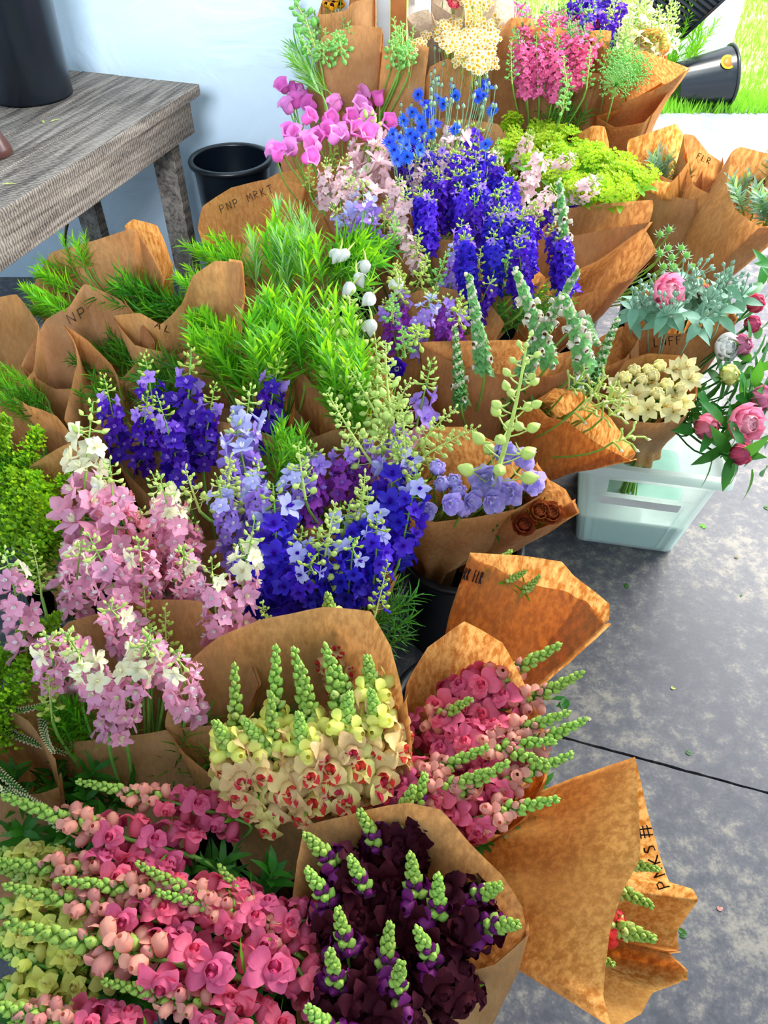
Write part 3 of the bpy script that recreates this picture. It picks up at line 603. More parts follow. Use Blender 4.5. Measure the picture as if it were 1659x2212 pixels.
# ------------------------------------------------------------ white storage crate with water, tape and handle hole
fl = P(1243, 1165, 0); fr = P(1452, 1194, 0); ex = (fr-fl); wb = ex.length; ex.normalize(); ey = Vector((-ex.y, ex.x, 0))
def crate(origin, ex, ey, wb, db, wt, dt, h, label, water=.11):
    ctr = origin+ex*wb/2+ey*db/2; R = Matrix((ex, ey, Vector((0, 0, 1)))).transposed().to_4x4()
    root = bpy.data.objects.new('storage_crate', None); COL.objects.link(root); root.matrix_world = Matrix.Translation(ctr) @ R
    tag(root, label, 'storage crate')
    def ring(z, off=0):
        t = z/h; w_ = (wb+(wt-wb)*t)/2-off; d_ = (db+(dt-db)*t)/2-off; r_ = .02; pts = []
        for cx, cy, a0 in ((w_-r_, d_-r_, 0), (-w_+r_, d_-r_, PI/2), (-w_+r_, -d_+r_, PI), (w_-r_, -d_+r_, 1.5*PI)):
            for k in range(4): pts.append(Vector((cx+r_*math.cos(a0+k*PI/6), cy+r_*math.sin(a0+k*PI/6), z)))
        return pts
    g = MB(); zs = [0.0, .004, h*.5, h*.66, h*.67, h*.83, h*.84, h]
    # walls; the near face keeps a hole for the hand
    rows = [ring(z) for z in zs]; n = 16; vs = [p for r_ in rows for p in r_]; fs = []
    for i in range(len(rows)-1):
        for j in range(n):
            if j == 11 and zs[i] >= h*.665 and zs[i] < h*.83: 
                continue
            a = i*n+j; b_ = i*n+(j+1) % n; fs.append((a, b_, b_+n, a+n))
    fs.append(tuple(range(n))[::-1])
    g.add(vs, fs, 'milky_plastic')
    # sides of the near face around the handle hole
    za, zb = h*.67, h*.83
    def fp(z, s): 
        r_ = ring(z); return r_[11].lerp(r_[12], s)
    for s0, s1 in ((0, .18), (.82, 1)): g.add([fp(za, s0), fp(za, s1), fp(zb, s1), fp(zb, s0)], [(0, 1, 2, 3)], 'milky_plastic')
    wall = link('crate_body', g.mesh('crate_body', False), root); sm = wall.modifiers.new('s', 'SOLIDIFY'); sm.thickness = .0035
    g = MB(); prof = ((0, h), (-.016, h+.002), (-.018, h-.02), (-.012, h-.022), (-.012, h-.004)); g.grid([[Vector((p.x, p.y, z)) for p in ring(h, o_)] for o_, z in prof], 'milky_plastic', True)
    rimo = link('rim', g.mesh('rim', False), root); sm = rimo.modifiers.new('s', 'SOLIDIFY'); sm.thickness = .003
    for s_, z1, o_, w_ in ((.03, h*.95, .006, .005), (.97, h*.95, .006, .005), (.12, h*.66, .004, .003), (.88, h*.66, .004, .003)):
        g = MB(); g.grid([[fp(z, s_)+Vector((dx, -o_, 0)) for dx in (-w_, w_)] for z in (.01, h*.5, z1)], 'milky_plastic'); link('rib', g.mesh('rib', False), root)
    g = MB(); r_ = ring(water, .005); g.add(r_, [tuple(range(16))], 'water'); r2 = ring(.006, .005); g.grid([r2, r_], 'water', True); link('water', g.mesh('water', False), root)
    g = MB(); g.grid([[fp(z, s_)+Vector((0, -.0022-.002*random.random(), 0)) for s_ in (.12, .3, .5, .7, .86)] for z in (h*.545, h*.59, h*.635)], 'masking_tape'); tp = link('tape', g.mesh('tape', False), root); tp['label'] = 'strip of white masking tape'
    return root, ctr
crt, CR = crate(fl, ex, ey, wb, .30, wb+.085, .40, .33, 'translucent white storage crate half full of water on the floor')
# a second pale crate under the dark bunch and a blue one in the middle, both mostly hidden
g = MB(); g.box((0, 0, .14), (.30, .30, .28), 'white_plastic', taper=.85); o = link('storage_tub', g.mesh('storage_tub', False)); bevel(o, .02); o.location = P(165, 1765, .28)+Vector((-.06, .02, -.28)); tag(o, 'pale plastic tub under the dark bouquets at the lower left', 'tub')
g = MB(); g.box((0, 0, .16), (.26, .26, .32), 'blue_plastic', taper=.88); g.box((0, 0, .33), (.29, .29, .03), 'blue_plastic')
o = link('storage_tub', g.mesh('storage_tub', False)); bevel(o, .012); o.location = P(870, 810, .33)+Vector((-.02, .08, -.33)); tag(o, 'blue plastic tub seen between the purple and orange wraps', 'tub')
# ------------------------------------------------------------ paper wraps: rim points (u, v, height), neck (u, v, height)
WR = {}
def wrap(key, label, rim, neck, **k):
    o, c = paper(label, rim, neck, **k); WR[key] = (o, c); return o
G1 = 'kraft paper flower wraps'
wrap('snapcream', 'round-mouthed tan kraft paper wrap holding cream and coral snapdragons', [(360,1570,.575),(366,1530,.60),(412,1428,.64),(470,1378,.67),(560,1340,.69),(700,1312,.70),(800,1322,.70),(846,1395,.69),(866,1500,.66),(880,1615,.62),(868,1688,.58),(780,1742,.56),(640,1768,.55),(520,1733,.55),(470,1688,.555),(400,1628,.56)], (615,1850,.30), r0=.05)
wrap('larkpink', 'wide brown kraft paper wrap holding the pink larkspur', [(34,1545,.56),(38,1498,.57),(75,1430,.60),(150,1345,.63),(300,1300,.65),(430,1300,.65),(520,1390,.63),(560,1480,.59),(520,1560,.57),(360,1572,.56),(260,1588,.555),(150,1602,.55),(85,1580,.555)], (330,1830,.30), r0=.06)
wrap('snappink', 'orange-lit kraft paper wrap holding pink snapdragons on the right', [(873,1570,.56),(878,1480,.60),(925,1400,.64),(1003,1343,.67),(1085,1388,.665),(1130,1470,.64),(1175,1570,.60),(1170,1680,.56),(1130,1760,.54),(1080,1798,.53),(985,1790,.52),(905,1730,.53),(872,1650,.545)], (925,1780,.30), mat='kraft_backlit')
w_ = wrap('rkflr', 'orange-lit kraft paper wrap leaning right over the bare floor, written RK FLR', [(1016,1194,.66),(1120,1200,.68),(1212,1212,.68),(1240,1243,.67),(1314,1303,.65),(1313,1338,.635),(1298,1346,.63),(1245,1283,.635),(1170,1268,.635),(1110,1250,.64),(1040,1207,.65)], (985,1540,.32), mat='kraft_backlit', r0=.055, bulge=.004)
write(w_, 'RK FLR', (1000, 1250), (1042, 1262), 26, width=.0009)
w_ = wrap('snapred', 'large orange-lit kraft paper wrap fallen open to the right at the bottom, written PNP MRKT', [(1372,1637,.60),(1380,1750,.60),(1384,1855,.59),(1345,1925,.58),(1318,2010,.57),(1305,2145,.55),(1325,2215,.49),(1385,2185,.45),(1410,2140,.44),(1470,2118,.42),(1478,2090,.42),(1440,2052,.46),(1465,2050,.45),(1463,2010,.455),(1508,1945,.45),(1495,1920,.47),(1445,1905,.50),(1425,1850,.53),(1400,1760,.565)], (1010,1900,.30), mat='kraft_backlit', r0=.075, bulge=.004, crease=.8)
write(w_, 'PNKS', (1446, 1912), (1408, 1810), 24); write(w_, '#', (1412, 1806), (1404, 1764), 26)
wrap('burgundy', 'brown kraft paper wrap holding the dark burgundy snapdragons at the bottom', [(660,1785,.60),(640,1860,.585),(632,1950,.57),(638,2080,.55),(640,2200,.53),(660,2290,.51),(760,2290,.50),(830,2215,.51),(890,2138,.525),(955,2110,.53),(1060,2085,.54),(1138,2020,.555),(1130,1960,.57),(1085,1890,.60),(1010,1820,.62),(950,1755,.635),(880,1735,.63),(780,1752,.61)], (880,2330,.30), r0=.06)
w_ = wrap('delph', 'tan kraft paper wrap of pale lilac delphiniums, written PNP MRKT F', [(886,1115,.60),(884,1050,.62),(898,965,.66),(930,925,.68),(1000,923,.69),(1075,958,.685),(1150,1000,.67),(1182,1040,.645),(1170,1068,.63),(1110,1100,.605),(1020,1115,.595),(940,1125,.59)], P(945, 1195, .30), r0=.05)
write(w_, 'PNP MRKT  F', (988, 1130), (1168, 1084), 17)
wrap('carnation', 'small brown kraft paper wrap with rust carnations behind the lilac delphiniums', [(1108,1120,.58),(1130,1060,.61),(1178,1035,.63),(1222,1058,.625),(1247,1108,.59),(1190,1130,.57),(1140,1145,.56)], Vector((.22, 1.20, .30)))
wrap('foxglove', 'large orange-brown kraft paper wrap of woolly foxgloves in the centre', [(905,740,.65),(985,737,.67),(1120,735,.68),(1195,765,.665),(1264,752,.655),(1258,780,.64),(1192,811,.62),(1110,812,.61),(1010,795,.62),(945,765,.64)], Vector((.22, 1.47, .33)), r0=.06)
wrap('tuberose', 'orange-lit kraft paper wrap with pale tuberose buds beside the white crate', [(1165,880,.62),(1200,840,.64),(1255,850,.64),(1320,905,.63),(1372,978,.605),(1360,992,.60),(1290,958,.59),(1225,910,.59),(1185,900,.60)], Vector((.29, 1.44, .33)), mat='kraft_backlit', r0=.05)
wrap('alstro', 'brown kraft paper wrap of cream alstroemeria standing in the white crate', [(1312,880,.56),(1320,830,.58),(1355,782,.605),(1400,765,.615),(1470,768,.61),(1502,800,.60),(1500,858,.565),(1475,900,.545),(1420,912,.54),(1345,905,.545)], Vector((CR.x-.02, CR.y-.04, .30)), r0=.045)
w_ = wrap('borage', 'kraft paper wrap written LNFF holding blue-green borage above the crate', [(1350,680,.62),(1372,640,.64),(1435,598,.66),(1515,600,.66),(1560,655,.64),(1590,690,.62),(1550,712,.60),(1450,722,.59),(1390,706,.595)], Vector((CR.x+.03, CR.y+.09, .30)), r0=.05)
write(w_, 'LNFF', (1414, 748), (1478, 742), 18)
w_ = wrap('smallgreen', 'low brown kraft paper wrap with small buds left of the crate, written F', [(1262,765,.58),(1300,728,.60),(1345,705,.615),(1372,735,.60),(1350,772,.585),(1290,800,.565)], Vector((CR.x-.08, CR.y+.06, .30)))
write(w_, 'F', (1254, 802), (1262, 798), 14)
wrap('tan', 'tall brown kraft paper wrap behind the foxgloves with its back edge standing up', [(1165,500,.68),(1230,450,.70),(1408,432,.73),(1403,480,.69),(1330,492,.66),(1220,512,.65)], Vector((.50, 2.06, .36)), r0=.05)
wrap('tanfront', 'wide-mouthed brown kraft paper wrap right of the woolly foxgloves', [(1180,610,.62),(1290,565,.66),(1390,494,.71),(1418,542,.68),(1370,598,.64),(1245,640,.60),(1195,640,.60)], Vector((.42, 1.92, .34)), r0=.055)
wrap('larkviolet', 'brown kraft paper wrap under the violet larkspur', [(255,1000,.60),(300,930,.63),(420,900,.65),(560,930,.65),(690,1000,.63),(650,1130,.58),(560,1175,.57),(440,1165,.57),(330,1080,.58)], (500,1330,.32), r0=.06)
wrap('larkblue', 'brown kraft paper wrap under the blue larkspur behind the cream snapdragons', [(430,1180,.59),(520,1150,.62),(680,1140,.63),(800,1180,.62),(850,1240,.60),(800,1320,.57),(640,1350,.56),(500,1290,.57)], (640,1500,.30), r0=.055)
wrap('larkmag', 'brown kraft paper wrap between the magenta and violet larkspur', [(640,965,.60),(720,930,.63),(840,925,.64),(910,1000,.62),(880,1060,.59),(760,1100,.58),(650,1060,.58)], (760,1250,.32))
wrap('purple', 'brown kraft paper wrap of purple and white larkspur near the blue tub', [(795,700,.62),(840,650,.65),(940,620,.67),(1040,640,.67),(1090,700,.64),(1020,722,.62),(930,745,.60),(870,765,.59),(810,740,.60)], (900,900,.34), r0=.05)
wrap('centre', 'brown kraft paper wrap in front of the deep blue larkspur mass', [(820,560,.63),(850,545,.66),(930,520,.69),(1080,520,.70),(1180,600,.67),(1100,640,.63),(960,640,.61),(870,610,.61)], (960,780,.34), r0=.055)
wrap('centreback', 'brown kraft paper wrap under the pale pink and cream larkspur', [(700,470,.66),(760,420,.70),(850,400,.71),(925,480,.69),(935,545,.66),(890,550,.64),(790,520,.64)], (850,690,.36))
w_ = wrap('pnp', 'orange-lit kraft paper wrap at the foot of the table, written PNP MRKT', [(428,492,.62),(440,445,.66),(500,405,.68),(590,385,.69),(660,400,.68),(650,450,.64),(560,500,.61),(450,512,.60)], Vector((-.42, 2.10, .34)), mat='kraft_backlit')
write(w_, 'PNP MRKT', (478, 460), (596, 412), 17)
wrap('pnpback', 'orange-lit kraft paper wrap behind the green leafy bunch below the bellflowers', [(540,410,.64),(600,375,.68),(660,362,.69),(745,343,.71),(800,400,.69),(780,450,.65),(640,455,.63)], Vector((-.30, 2.13, .34)), mat='kraft_backlit')
w_ = wrap('flr', 'big tan kraft paper wrap with a wide upright back, written Flr, on the left', [(60,640,.60),(85,590,.65),(112,545,.69),(215,516,.71),(288,492,.73),(300,510,.72),(352,605,.68),(340,660,.62),(220,690,.58),(110,690,.58)], (260,850,.32), r0=.06)
write(w_, 'FlrP', (92, 652), (190, 636), 19)
wrap('flrorange', 'orange-lit kraft paper wrap peeking out behind the tan one under the table', [(270,490,.68),(288,474,.71),(340,488,.71),(370,565,.68),(350,610,.64),(280,560,.64)], (330,760,.34), mat='kraft_backlit')
w_ = wrap('np', 'brown kraft paper wrap with a curled left edge, written NP, among dark leaves', [(46,790,.58),(98,690,.63),(150,662,.65),(182,614,.67),(260,650,.66),(330,740,.62),(250,830,.57),(120,840,.56)], (260,1010,.32), r0=.06)
write(w_, 'NP', (152, 700), (196, 678), 22); write(w_, 'Flr', (186, 860), (215, 815), 19)
w_ = wrap('curly', 'tan kraft paper wrap with a wavy front edge below the table legs', [(243,683,.66),(300,676,.67),(348,700,.66),(392,660,.70),(415,600,.74),(462,566,.77),(518,570,.77),(526,655,.72),(470,730,.65),(380,765,.62),(290,745,.62)], (430,940,.33), r0=.06)
write(w_, 'AL', (335, 706), (375, 722), 13)
w_ = wrap('strip', 'narrow brown kraft paper wrap with a rolled lip, written Flr upright', [(138,702,.64),(160,735,.63),(168,790,.61),(150,860,.585),(140,905,.57),(200,930,.56),(260,860,.57),(240,790,.60),(190,735,.62)], (290,1040,.32))
wrap('leftedge', 'plain brown kraft paper wrap cut off by the left edge', [(-40,655,.62),(35,638,.66),(82,700,.63),(70,800,.58),(20,860,.56),(-60,820,.56)], (90,960,.32))
w_ = wrap('leftlow', 'brown kraft paper wrap with a hooked corner at the far left', [(-20,870,.57),(34,862,.60),(62,880,.60),(120,900,.60),(170,960,.58),(80,1010,.56),(-20,980,.555)], (120,1130,.32))
write(w_, 'T', (60, 950), (76, 945), 14)
wrap('leafmid', 'brown kraft paper wrap around the bright green leafy stems in the middle', [(350,840,.60),(420,760,.66),(560,740,.68),(640,790,.67),(760,938,.60),(690,960,.58),(560,900,.60),(440,870,.59)], (590,1080,.33), r0=.06)
wrap('leafright', 'brown kraft paper wrap right of the bright green leafy stems', [(640,800,.65),(700,740,.68),(800,760,.67),(850,860,.63),(765,985,.58),(690,950,.59),(640,880,.61)], (720,1080,.34))
wrap('fluffy', 'brown kraft paper wrap under the upright grey-green leaves', [(500,600,.63),(540,520,.68),(620,490,.70),(700,520,.69),(760,600,.65),(690,640,.62),(590,640,.61)], (600,820,.34))
wrap('lowdark', 'dark brown kraft paper wrap around white-spiked veronica at the lower left edge', [(-60,1580,.56),(-10,1520,.60),(60,1560,.60),(120,1640,.585),(125,1700,.56),(85,1715,.555),(-40,1722,.55)], (60,1880,.30))
wrap('millet', 'brown kraft paper wrap behind the hanging green amaranth', [(60,1010,.62),(150,960,.65),(240,1010,.63),(230,1100,.59),(120,1180,.57),(60,1100,.58)], (170,1270,.32))
# back rows
wrap('bellleft', 'dark brown folded kraft paper wrap between the two pink bellflower clumps', [(660,200,.78),(672,170,.82),(702,168,.84),(730,230,.80),(770,270,.76),(715,300,.72),(690,250,.75)], Vector((-.15, 2.46, .36)), r0=.04)
wrap('bellfront', 'brown kraft paper wrap in front of the pink bellflowers', [(600,350,.68),(640,310,.72),(740,290,.74),(850,300,.74),(870,345,.70),(760,335,.68),(680,345,.67)], Vector((-.10, 2.40, .36)))
wrap('corn', 'brown kraft paper wrap around the blue cornflowers', [(835,335,.70),(870,300,.74),(960,255,.77),(1075,268,.77),(1090,300,.73),(990,320,.69),(900,350,.68)], Vector((.16, 2.42, .36)))
wrap('cornback', 'brown kraft paper wrap with a rounded top behind the cornflowers', [(918,185,.82),(930,145,.88),(965,128,.90),(1012,140,.88),(1028,175,.82),(1020,235,.74),(940,240,.74)], Vector((.24, 2.76, .42)), r0=.05)
wrap('column', 'tall striped brown kraft paper wrap against the white wall at the back', [(684,112,.93),(700,116,.92),(748,103,.91),(760,85,.94),(790,75,.96),(826,78,.96),(824,60,.99),(760,55,1.0),(700,80,.98)], Vector((-.14, 2.72, .44)), r0=.06)
wrap('column2', 'plain square-topped brown kraft paper wrap before the wooden door post', [(829,123,.90),(870,121,.90),(919,124,.90),(920,105,.94),(870,98,.95),(830,102,.94)], Vector((.02, 2.72, .44)), r0=.055)
wrap('topleft', 'tall brown kraft paper wrap at the top against the end of the wall', [(688,30,1.0),(745,22,1.02),(762,5,1.05),(809,-10,1.06),(805,-60,1.08),(720,-60,1.06)], Vector((-.10, 2.80, .46)), r0=.055)
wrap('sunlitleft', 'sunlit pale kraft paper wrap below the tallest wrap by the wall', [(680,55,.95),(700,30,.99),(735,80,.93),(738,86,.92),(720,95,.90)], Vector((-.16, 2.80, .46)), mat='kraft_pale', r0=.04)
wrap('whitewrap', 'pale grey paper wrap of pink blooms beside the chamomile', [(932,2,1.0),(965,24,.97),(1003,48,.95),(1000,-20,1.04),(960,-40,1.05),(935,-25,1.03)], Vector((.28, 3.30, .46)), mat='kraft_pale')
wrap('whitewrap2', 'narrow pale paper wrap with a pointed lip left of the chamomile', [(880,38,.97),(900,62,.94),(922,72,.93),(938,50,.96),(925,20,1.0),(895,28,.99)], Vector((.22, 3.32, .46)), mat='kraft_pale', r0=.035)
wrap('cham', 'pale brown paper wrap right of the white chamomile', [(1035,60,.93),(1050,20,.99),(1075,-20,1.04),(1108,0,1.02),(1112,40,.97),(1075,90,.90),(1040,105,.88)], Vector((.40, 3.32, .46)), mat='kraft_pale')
wrap('pinkleft', 'greyish brown kraft paper wrap of pink larkspur with a tall curled left edge', [(1066,108,.90),(1075,72,.94),(1105,38,.98),(1150,40,.98),(1160,90,.92),(1120,126,.87),(1085,128,.87)], Vector((.48, 2.95, .42)), r0=.055)
wrap('pinkmid', 'tan kraft paper wrap with a deep V-shaped mouth of pink larkspur', [(1126,95,.92),(1160,60,.96),(1220,62,.96),(1262,110,.90),(1236,170,.84),(1222,195,.81),(1180,209,.80),(1145,175,.84),(1127,130,.89)], Vector((.55, 2.90, .42)), r0=.055)
wrap('pinkright', 'tan kraft paper wrap with a folded point right of the pink larkspur', [(1200,150,.84),(1240,110,.90),(1285,100,.92),(1312,150,.87),(1276,193,.81),(1240,168,.83)], Vector((.62, 2.95, .42)), r0=.05)
wrap('dome', 'kraft paper wrap with a sharp corner pointing right around the green umbels', [(1240,150,.88),(1275,68,.96),(1322,69,.97),(1316,110,.92),(1390,112,.93),(1484,146,.91),(1445,178,.86),(1345,222,.79),(1318,200,.81),(1306,160,.86)], Vector((.82, 3.08, .42)), r0=.06)
wrap('domelow', 'lower peach-lit kraft paper wrap under the pointed wrap by the doorway', [(1290,250,.74),(1340,235,.77),(1460,160,.86),(1440,200,.82),(1392,262,.75),(1330,275,.72)], Vector((.88, 3.05, .42)), mat='kraft_backlit', r0=.05)
wrap('golden', 'sunlit golden kraft paper wrap glowing in the doorway', [(1372,95,.92),(1380,65,.96),(1425,60,.97),(1442,80,.95),(1442,105,.92),(1420,128,.89),(1385,120,.90)], Vector((1.02, 3.42, .44)), mat='kraft_backlit', r0=.05)
wrap('filler', 'small kraft paper wrap with a pale fold beside the yellow-green filler', [(1250,290,.72),(1280,272,.75),(1306,275,.76),(1322,350,.69),(1300,352,.68),(1255,320,.69)], Vector((.66, 2.50, .38)), mat='kraft_backlit', r0=.045)
wrap('silver', 'orange-lit kraft paper wrap of silvery leaves, leftmost of the right-hand group', [(1353,320,.70),(1358,300,.73),(1420,282,.76),(1459,269,.78),(1473,290,.76),(1485,350,.71),(1450,395,.68),(1380,380,.67),(1356,345,.68)], (1440,560,.38), mat='kraft_backlit', r0=.05)
w_ = wrap('silverlow', 'small tan kraft paper wrap in front of the silvery leaves, written mrkt fl', [(1385,378,.66),(1410,370,.67),(1447,388,.67),(1500,395,.66),(1530,350,.69),(1545,385,.67),(1500,430,.64),(1440,420,.635),(1392,395,.65)], (1450,610,.38), r0=.05)
write(w_, 'mrktfl', (1442, 428), (1490, 422), 11)
w_ = wrap('fan', 'fan-like kraft paper wrap with many overlapping edges, written FLR', [(1477,290,.76),(1500,293,.76),(1530,330,.73),(1562,352,.72),(1560,338,.73),(1567,380,.70),(1540,420,.66),(1500,400,.67),(1478,340,.71)], (1450,590,.38), r0=.05)
write(w_, 'FLR', (1505, 342), (1536, 356), 13)
w_ = wrap('rightback', 'tan kraft paper wrap of silvery foliage at the right edge, written PNP', [(1580,330,.76),(1600,318,.78),(1700,345,.77),(1730,420,.72),(1710,480,.68),(1640,488,.67),(1590,452,.68),(1570,405,.71)], (1470,620,.38), r0=.065)
write(w_, 'PNP', (1618, 395), (1655, 405), 14)
# ------------------------------------------------------------ flower heads
T = {}
def var(key, fn, n=2): T[key] = [fn(key+str(i), i) for i in range(n)]
var('snap_pink', lambda k, i: snap_spike(k, 'snap_pink', 'snap_rose', 'snap_coral', bend=(.06, -.08, .12)[i], budfrac=.55, n_open=10, lush=1.25, half='snap_coral', nh=7), 3)
var('snap_long', lambda k, i: snap_spike(k, 'snap_pink', 'snap_rose', 'snap_coral', L0=.28, bend=(.04, -.05, .08)[i], budfrac=.52, n_open=12, lush=1.2, half='snap_coral', nh=9, nb=40), 3)
var('snap_tip', lambda k, i: snap_spike(k, 'snap_red', 'snap_red', 'bud_lime', L0=.08, budfrac=.95, bend=.1, n_open=0, nh=0), 1)
var('snap_cream', lambda k, i: snap_spike(k, 'snap_cream', 'snap_red', 'bud_lime', budfrac=.6, bend=(.05, -.07)[i], half='snap_yellow', n_open=11, lush=1.4))
var('snap_blush', lambda k, i: snap_spike(k, 'snap_blush', 'snap_red', 'bud_lime', L0=.16, budfrac=.35, bend=(.05, -.07)[i], half='snap_yellow', n_open=12, lush=1.45))
var('snap_yellow', lambda k, i: snap_spike(k, 'snap_yellow', 'snap_cream', 'bud_lime', budfrac=.4, bend=.06, n_open=15, lush=1.1), 1)
var('snap_burg', lambda k, i: snap_spike(k, 'burgundy', 'burgundy', 'plum', L0=.15, budfrac=.44, bend=(.06, -.1)[i], half='plum', n_open=15, lush=1.45, nh=2))
var('snap_small', lambda k, i: snap_spike(k, 'snap_red', 'snap_red', 'bud_lime', L0=.08, budfrac=.75, bend=.1, n_open=4, lush=.9), 1)
var('lark_pink', lambda k, i: lark_spike(k, 'lark_pink', 'lark_white', .18, bend=(.05, -.06, .1)[i], n=19, top='lark_cream', ntop=1), 3)
var('lark_cream', lambda k, i: lark_spike(k, 'lark_pink', 'lark_cream', .2, L0=.22, bend=(.05, -.06)[i], n=22, top='lark_cream', ntop=6))
var('lark_rose', lambda k, i: lark_spike(k, 'lark_rose', 'lark_white', .12, L0=.15, bend=(.05, -.06)[i], n=17))
var('lark_violet', lambda k, i: lark_spike(k, 'lark_violet', 'lark_lav', .24, bend=(.05, -.1)[i], n=17, top='lark_lav', ntop=2, budc='bud_green'))
var('lark_blue', lambda k, i: lark_spike(k, 'lark_blue', 'lark_violet', .18, L0=.17, bend=(.06, -.08)[i], n=18, top='lark_paleblue', ntop=2, budc='bud_green'))
var('lark_lav', lambda k, i: lark_spike(k, 'lark_lav', 'lark_white', .18, bend=(.05, -.08)[i], n=20, top='lark_paleblue', ntop=4))
var('lark_mag', lambda k, i: lark_spike(k, 'lark_magenta', 'lark_lav', .18, L0=.13, bend=.06, n=16, top='lark_lav', ntop=3), 1)
var('lark_lilac', lambda k, i: lark_spike(k, 'lark_pink', 'lark_lav', .35, L0=.14, bend=.08, n=7, top='lark_lav', ntop=4, fern=False), 1)
var('far_blue', lambda k, i: lark_spike(k, 'lark_blue', 'lark_violet', .15, L0=.16, bend=(.06, -.08)[i], n=34, R=.0155, top='lark_lav', ntop=2, merged=True, budc='bud_green', fern=False))
var('far_violet2', lambda k, i: lark_spike(k, 'lark_violet', 'lark_blue', .15, L0=.16, bend=.06, n=34, R=.0155, merged=True, budc='bud_green', fern=False), 1)
var('far_blush', lambda k, i: lark_spike(k, 'lark_blush', 'lark_white', .22, L0=.15, bend=(.06, -.08)[i], n=20, R=.0165, merged=True, fern=False))
var('far_pink', lambda k, i: lark_spike(k, 'pinkbloom', 'lark_pink', .2, L0=.20, bend=(.06, -.08)[i], n=34, R=.014, merged=True, fern=False, budc='fox_leaf'))
var('far_violet', lambda k, i: lark_spike(k, 'lark_violet', 'lark_lav', .2, L0=.12, bend=.06, n=14, merged=True, fern=False), 1)
var('far_white', lambda k, i: lark_spike(k, 'lark_cream', 'bud_lime', .7, L0=.16, bend=.06, n=5, merged=True, fern=False), 1)
var('buds', lambda k, i: budspike(k, bend=(.08, -.14)[i], n=32, L0=.18))
var('budsfew', lambda k, i: budspike(k, bend=.05, n=14, L0=.10, size=.85), 1)
var('sprig', lambda k, i: budspike(k, 'bud_green', bend=(.1, -.1)[i], n=20, L0=.10, size=.62))
var('palesprig', lambda k, i: budspike(k, 'dome_green', bend=(.1, -.1)[i], n=24, L0=.13, size=.7))
var('delphbud', lambda k, i: budspike(k, 'bud_lime', L0=.26, bend=.12, n=26, size=1.5, ped=.026, tipc='bud_lime'), 1)
var('fox', lambda k, i: fox_spike(k, bend=(.06, -.10)[i], bells=24, start=.6, w=1.75))
var('foxgreen', lambda k, i: fox_spike(k, L0=.2, bend=.03, bells=4, start=.3, w=1.7), 1)
var('leafy', lambda k, i: leafy(k, 'leaf', bend=(.1, -.1, .0)[i], mat2='leaf_bright'), 3)
var('leafb', lambda k, i: leafy(k, 'leaf_bright', bend=(.1, -.1, .0)[i], mat2='leaf', WW=.0085, LL=.08), 3)
var('leafd', lambda k, i: leafy(k, 'leaf_dark', bend=(.2, -.2)[i], LL=.10, WW=.006, mat2='leaf', droop=.5), 2)
var('leafg', lambda k, i: leafy(k, 'leaf_grey', bend=(.05, -.05)[i], mat2='leaf', LL=.10, WW=.0055, spread=.4, droop=.2), 2)
var('silver', lambda k, i: leafy(k, 'leaf_silver', L0=.10, n=34, LL=.06, WW=.010, spread=1.1, droop=.2, mat2='leaf_grey'), 2)
# stems: list of (tip u, tip v, base u, base v)
def stems(kinds, lst, zt, zb, key, name, desc, where, cat='flower', group=None, thick=1.0, foot=None, share=False, smin=.9):
    neck = WR[key][1] if isinstance(key, str) else key
    order = sorted(range(len(lst)), key=lambda i: lst[i][0]); rank = {i: k for k, i in enumerate(order)}; kinds = kinds if isinstance(kinds, list) else [kinds]
    for i, l in enumerate(lst):
        kd = l[4] if len(l) > 4 else random.choice(kinds); dz = l[5] if len(l) > 5 else 0
        lab = desc+' '+where if share else (desc+', '+ordinal(rank[i], len(lst))+' '+where if len(lst) > 1 else desc+' '+where)
        place(random.choice(T[kd]), P(l[2], l[3], zb+dz), P(l[0], l[1], zt+dz), neck, name, lab, cat, group or desc+'s '+where, thick=1+(thick-1)*.3, foot=foot, smin=smin)
# pink snapdragons, lower left bunch
n1 = P(600, 2080, .34)
stems('snap_long', [(188,1678,480,1760)], .60, .555, P(520, 1830, .44), 'snapdragon', 'pink snapdragon stem reaching highest', 'across the front brown wrap', smin=.8, foot=Vector((n1.x-.08, n1.y+.02, .03)))
stems('snap_long', [(0,1752,420,1850),(318,1868,640,2060),(22,2008,600,2130),(350,1965,650,1990),(10,1930,450,2010),(252,2092,560,2215),(-30,1862,400,1905),(-60,2160,330,2240),(130,1900,560,1960),(480,1880,650,2100)], .60, .555, n1, 'snapdragon', 'pink snapdragon stem with green bud tip', 'in the lower left bunch', thick=1.05, smin=.8)
stems(['snap_yellow'], [(-40,1820,230,1910),(-20,1880,280,1960),(-30,2060,220,2130),(-60,1990,200,2060),(-60,2110,180,2190),(-60,1930,260,2010),(40,2200,300,2290)], .56, .53, n1, 'snapdragon', 'pale yellow snapdragon stem', 'under the pink ones at lower left')
# cream snapdragons
stems('snap_cream', [(497,1395+60,520,1690),(600,1395,590,1690),(690,1400,790,1740),(580,1520,600,1735),(715,1410,830,1650),(640,1405,700,1730),(668,1445,690,1650)], .70, .56, 'snapcream', 'snapdragon', 'cream snapdragon stem with tall lime bud tip', 'in the round kraft wrap', thick=1.1)
stems('snap_blush', [(700,1290,745,1470),(780,1420,840,1650),(470,1560,560,1730),(540,1560,640,1740),(740,1500,740,1745),(800,1500,850,1700),(640,1560,680,1750)], .68, .555, 'snapcream', 'snapdragon', 'cream and coral snapdragon stem', 'low in the round kraft wrap', thick=1.15)
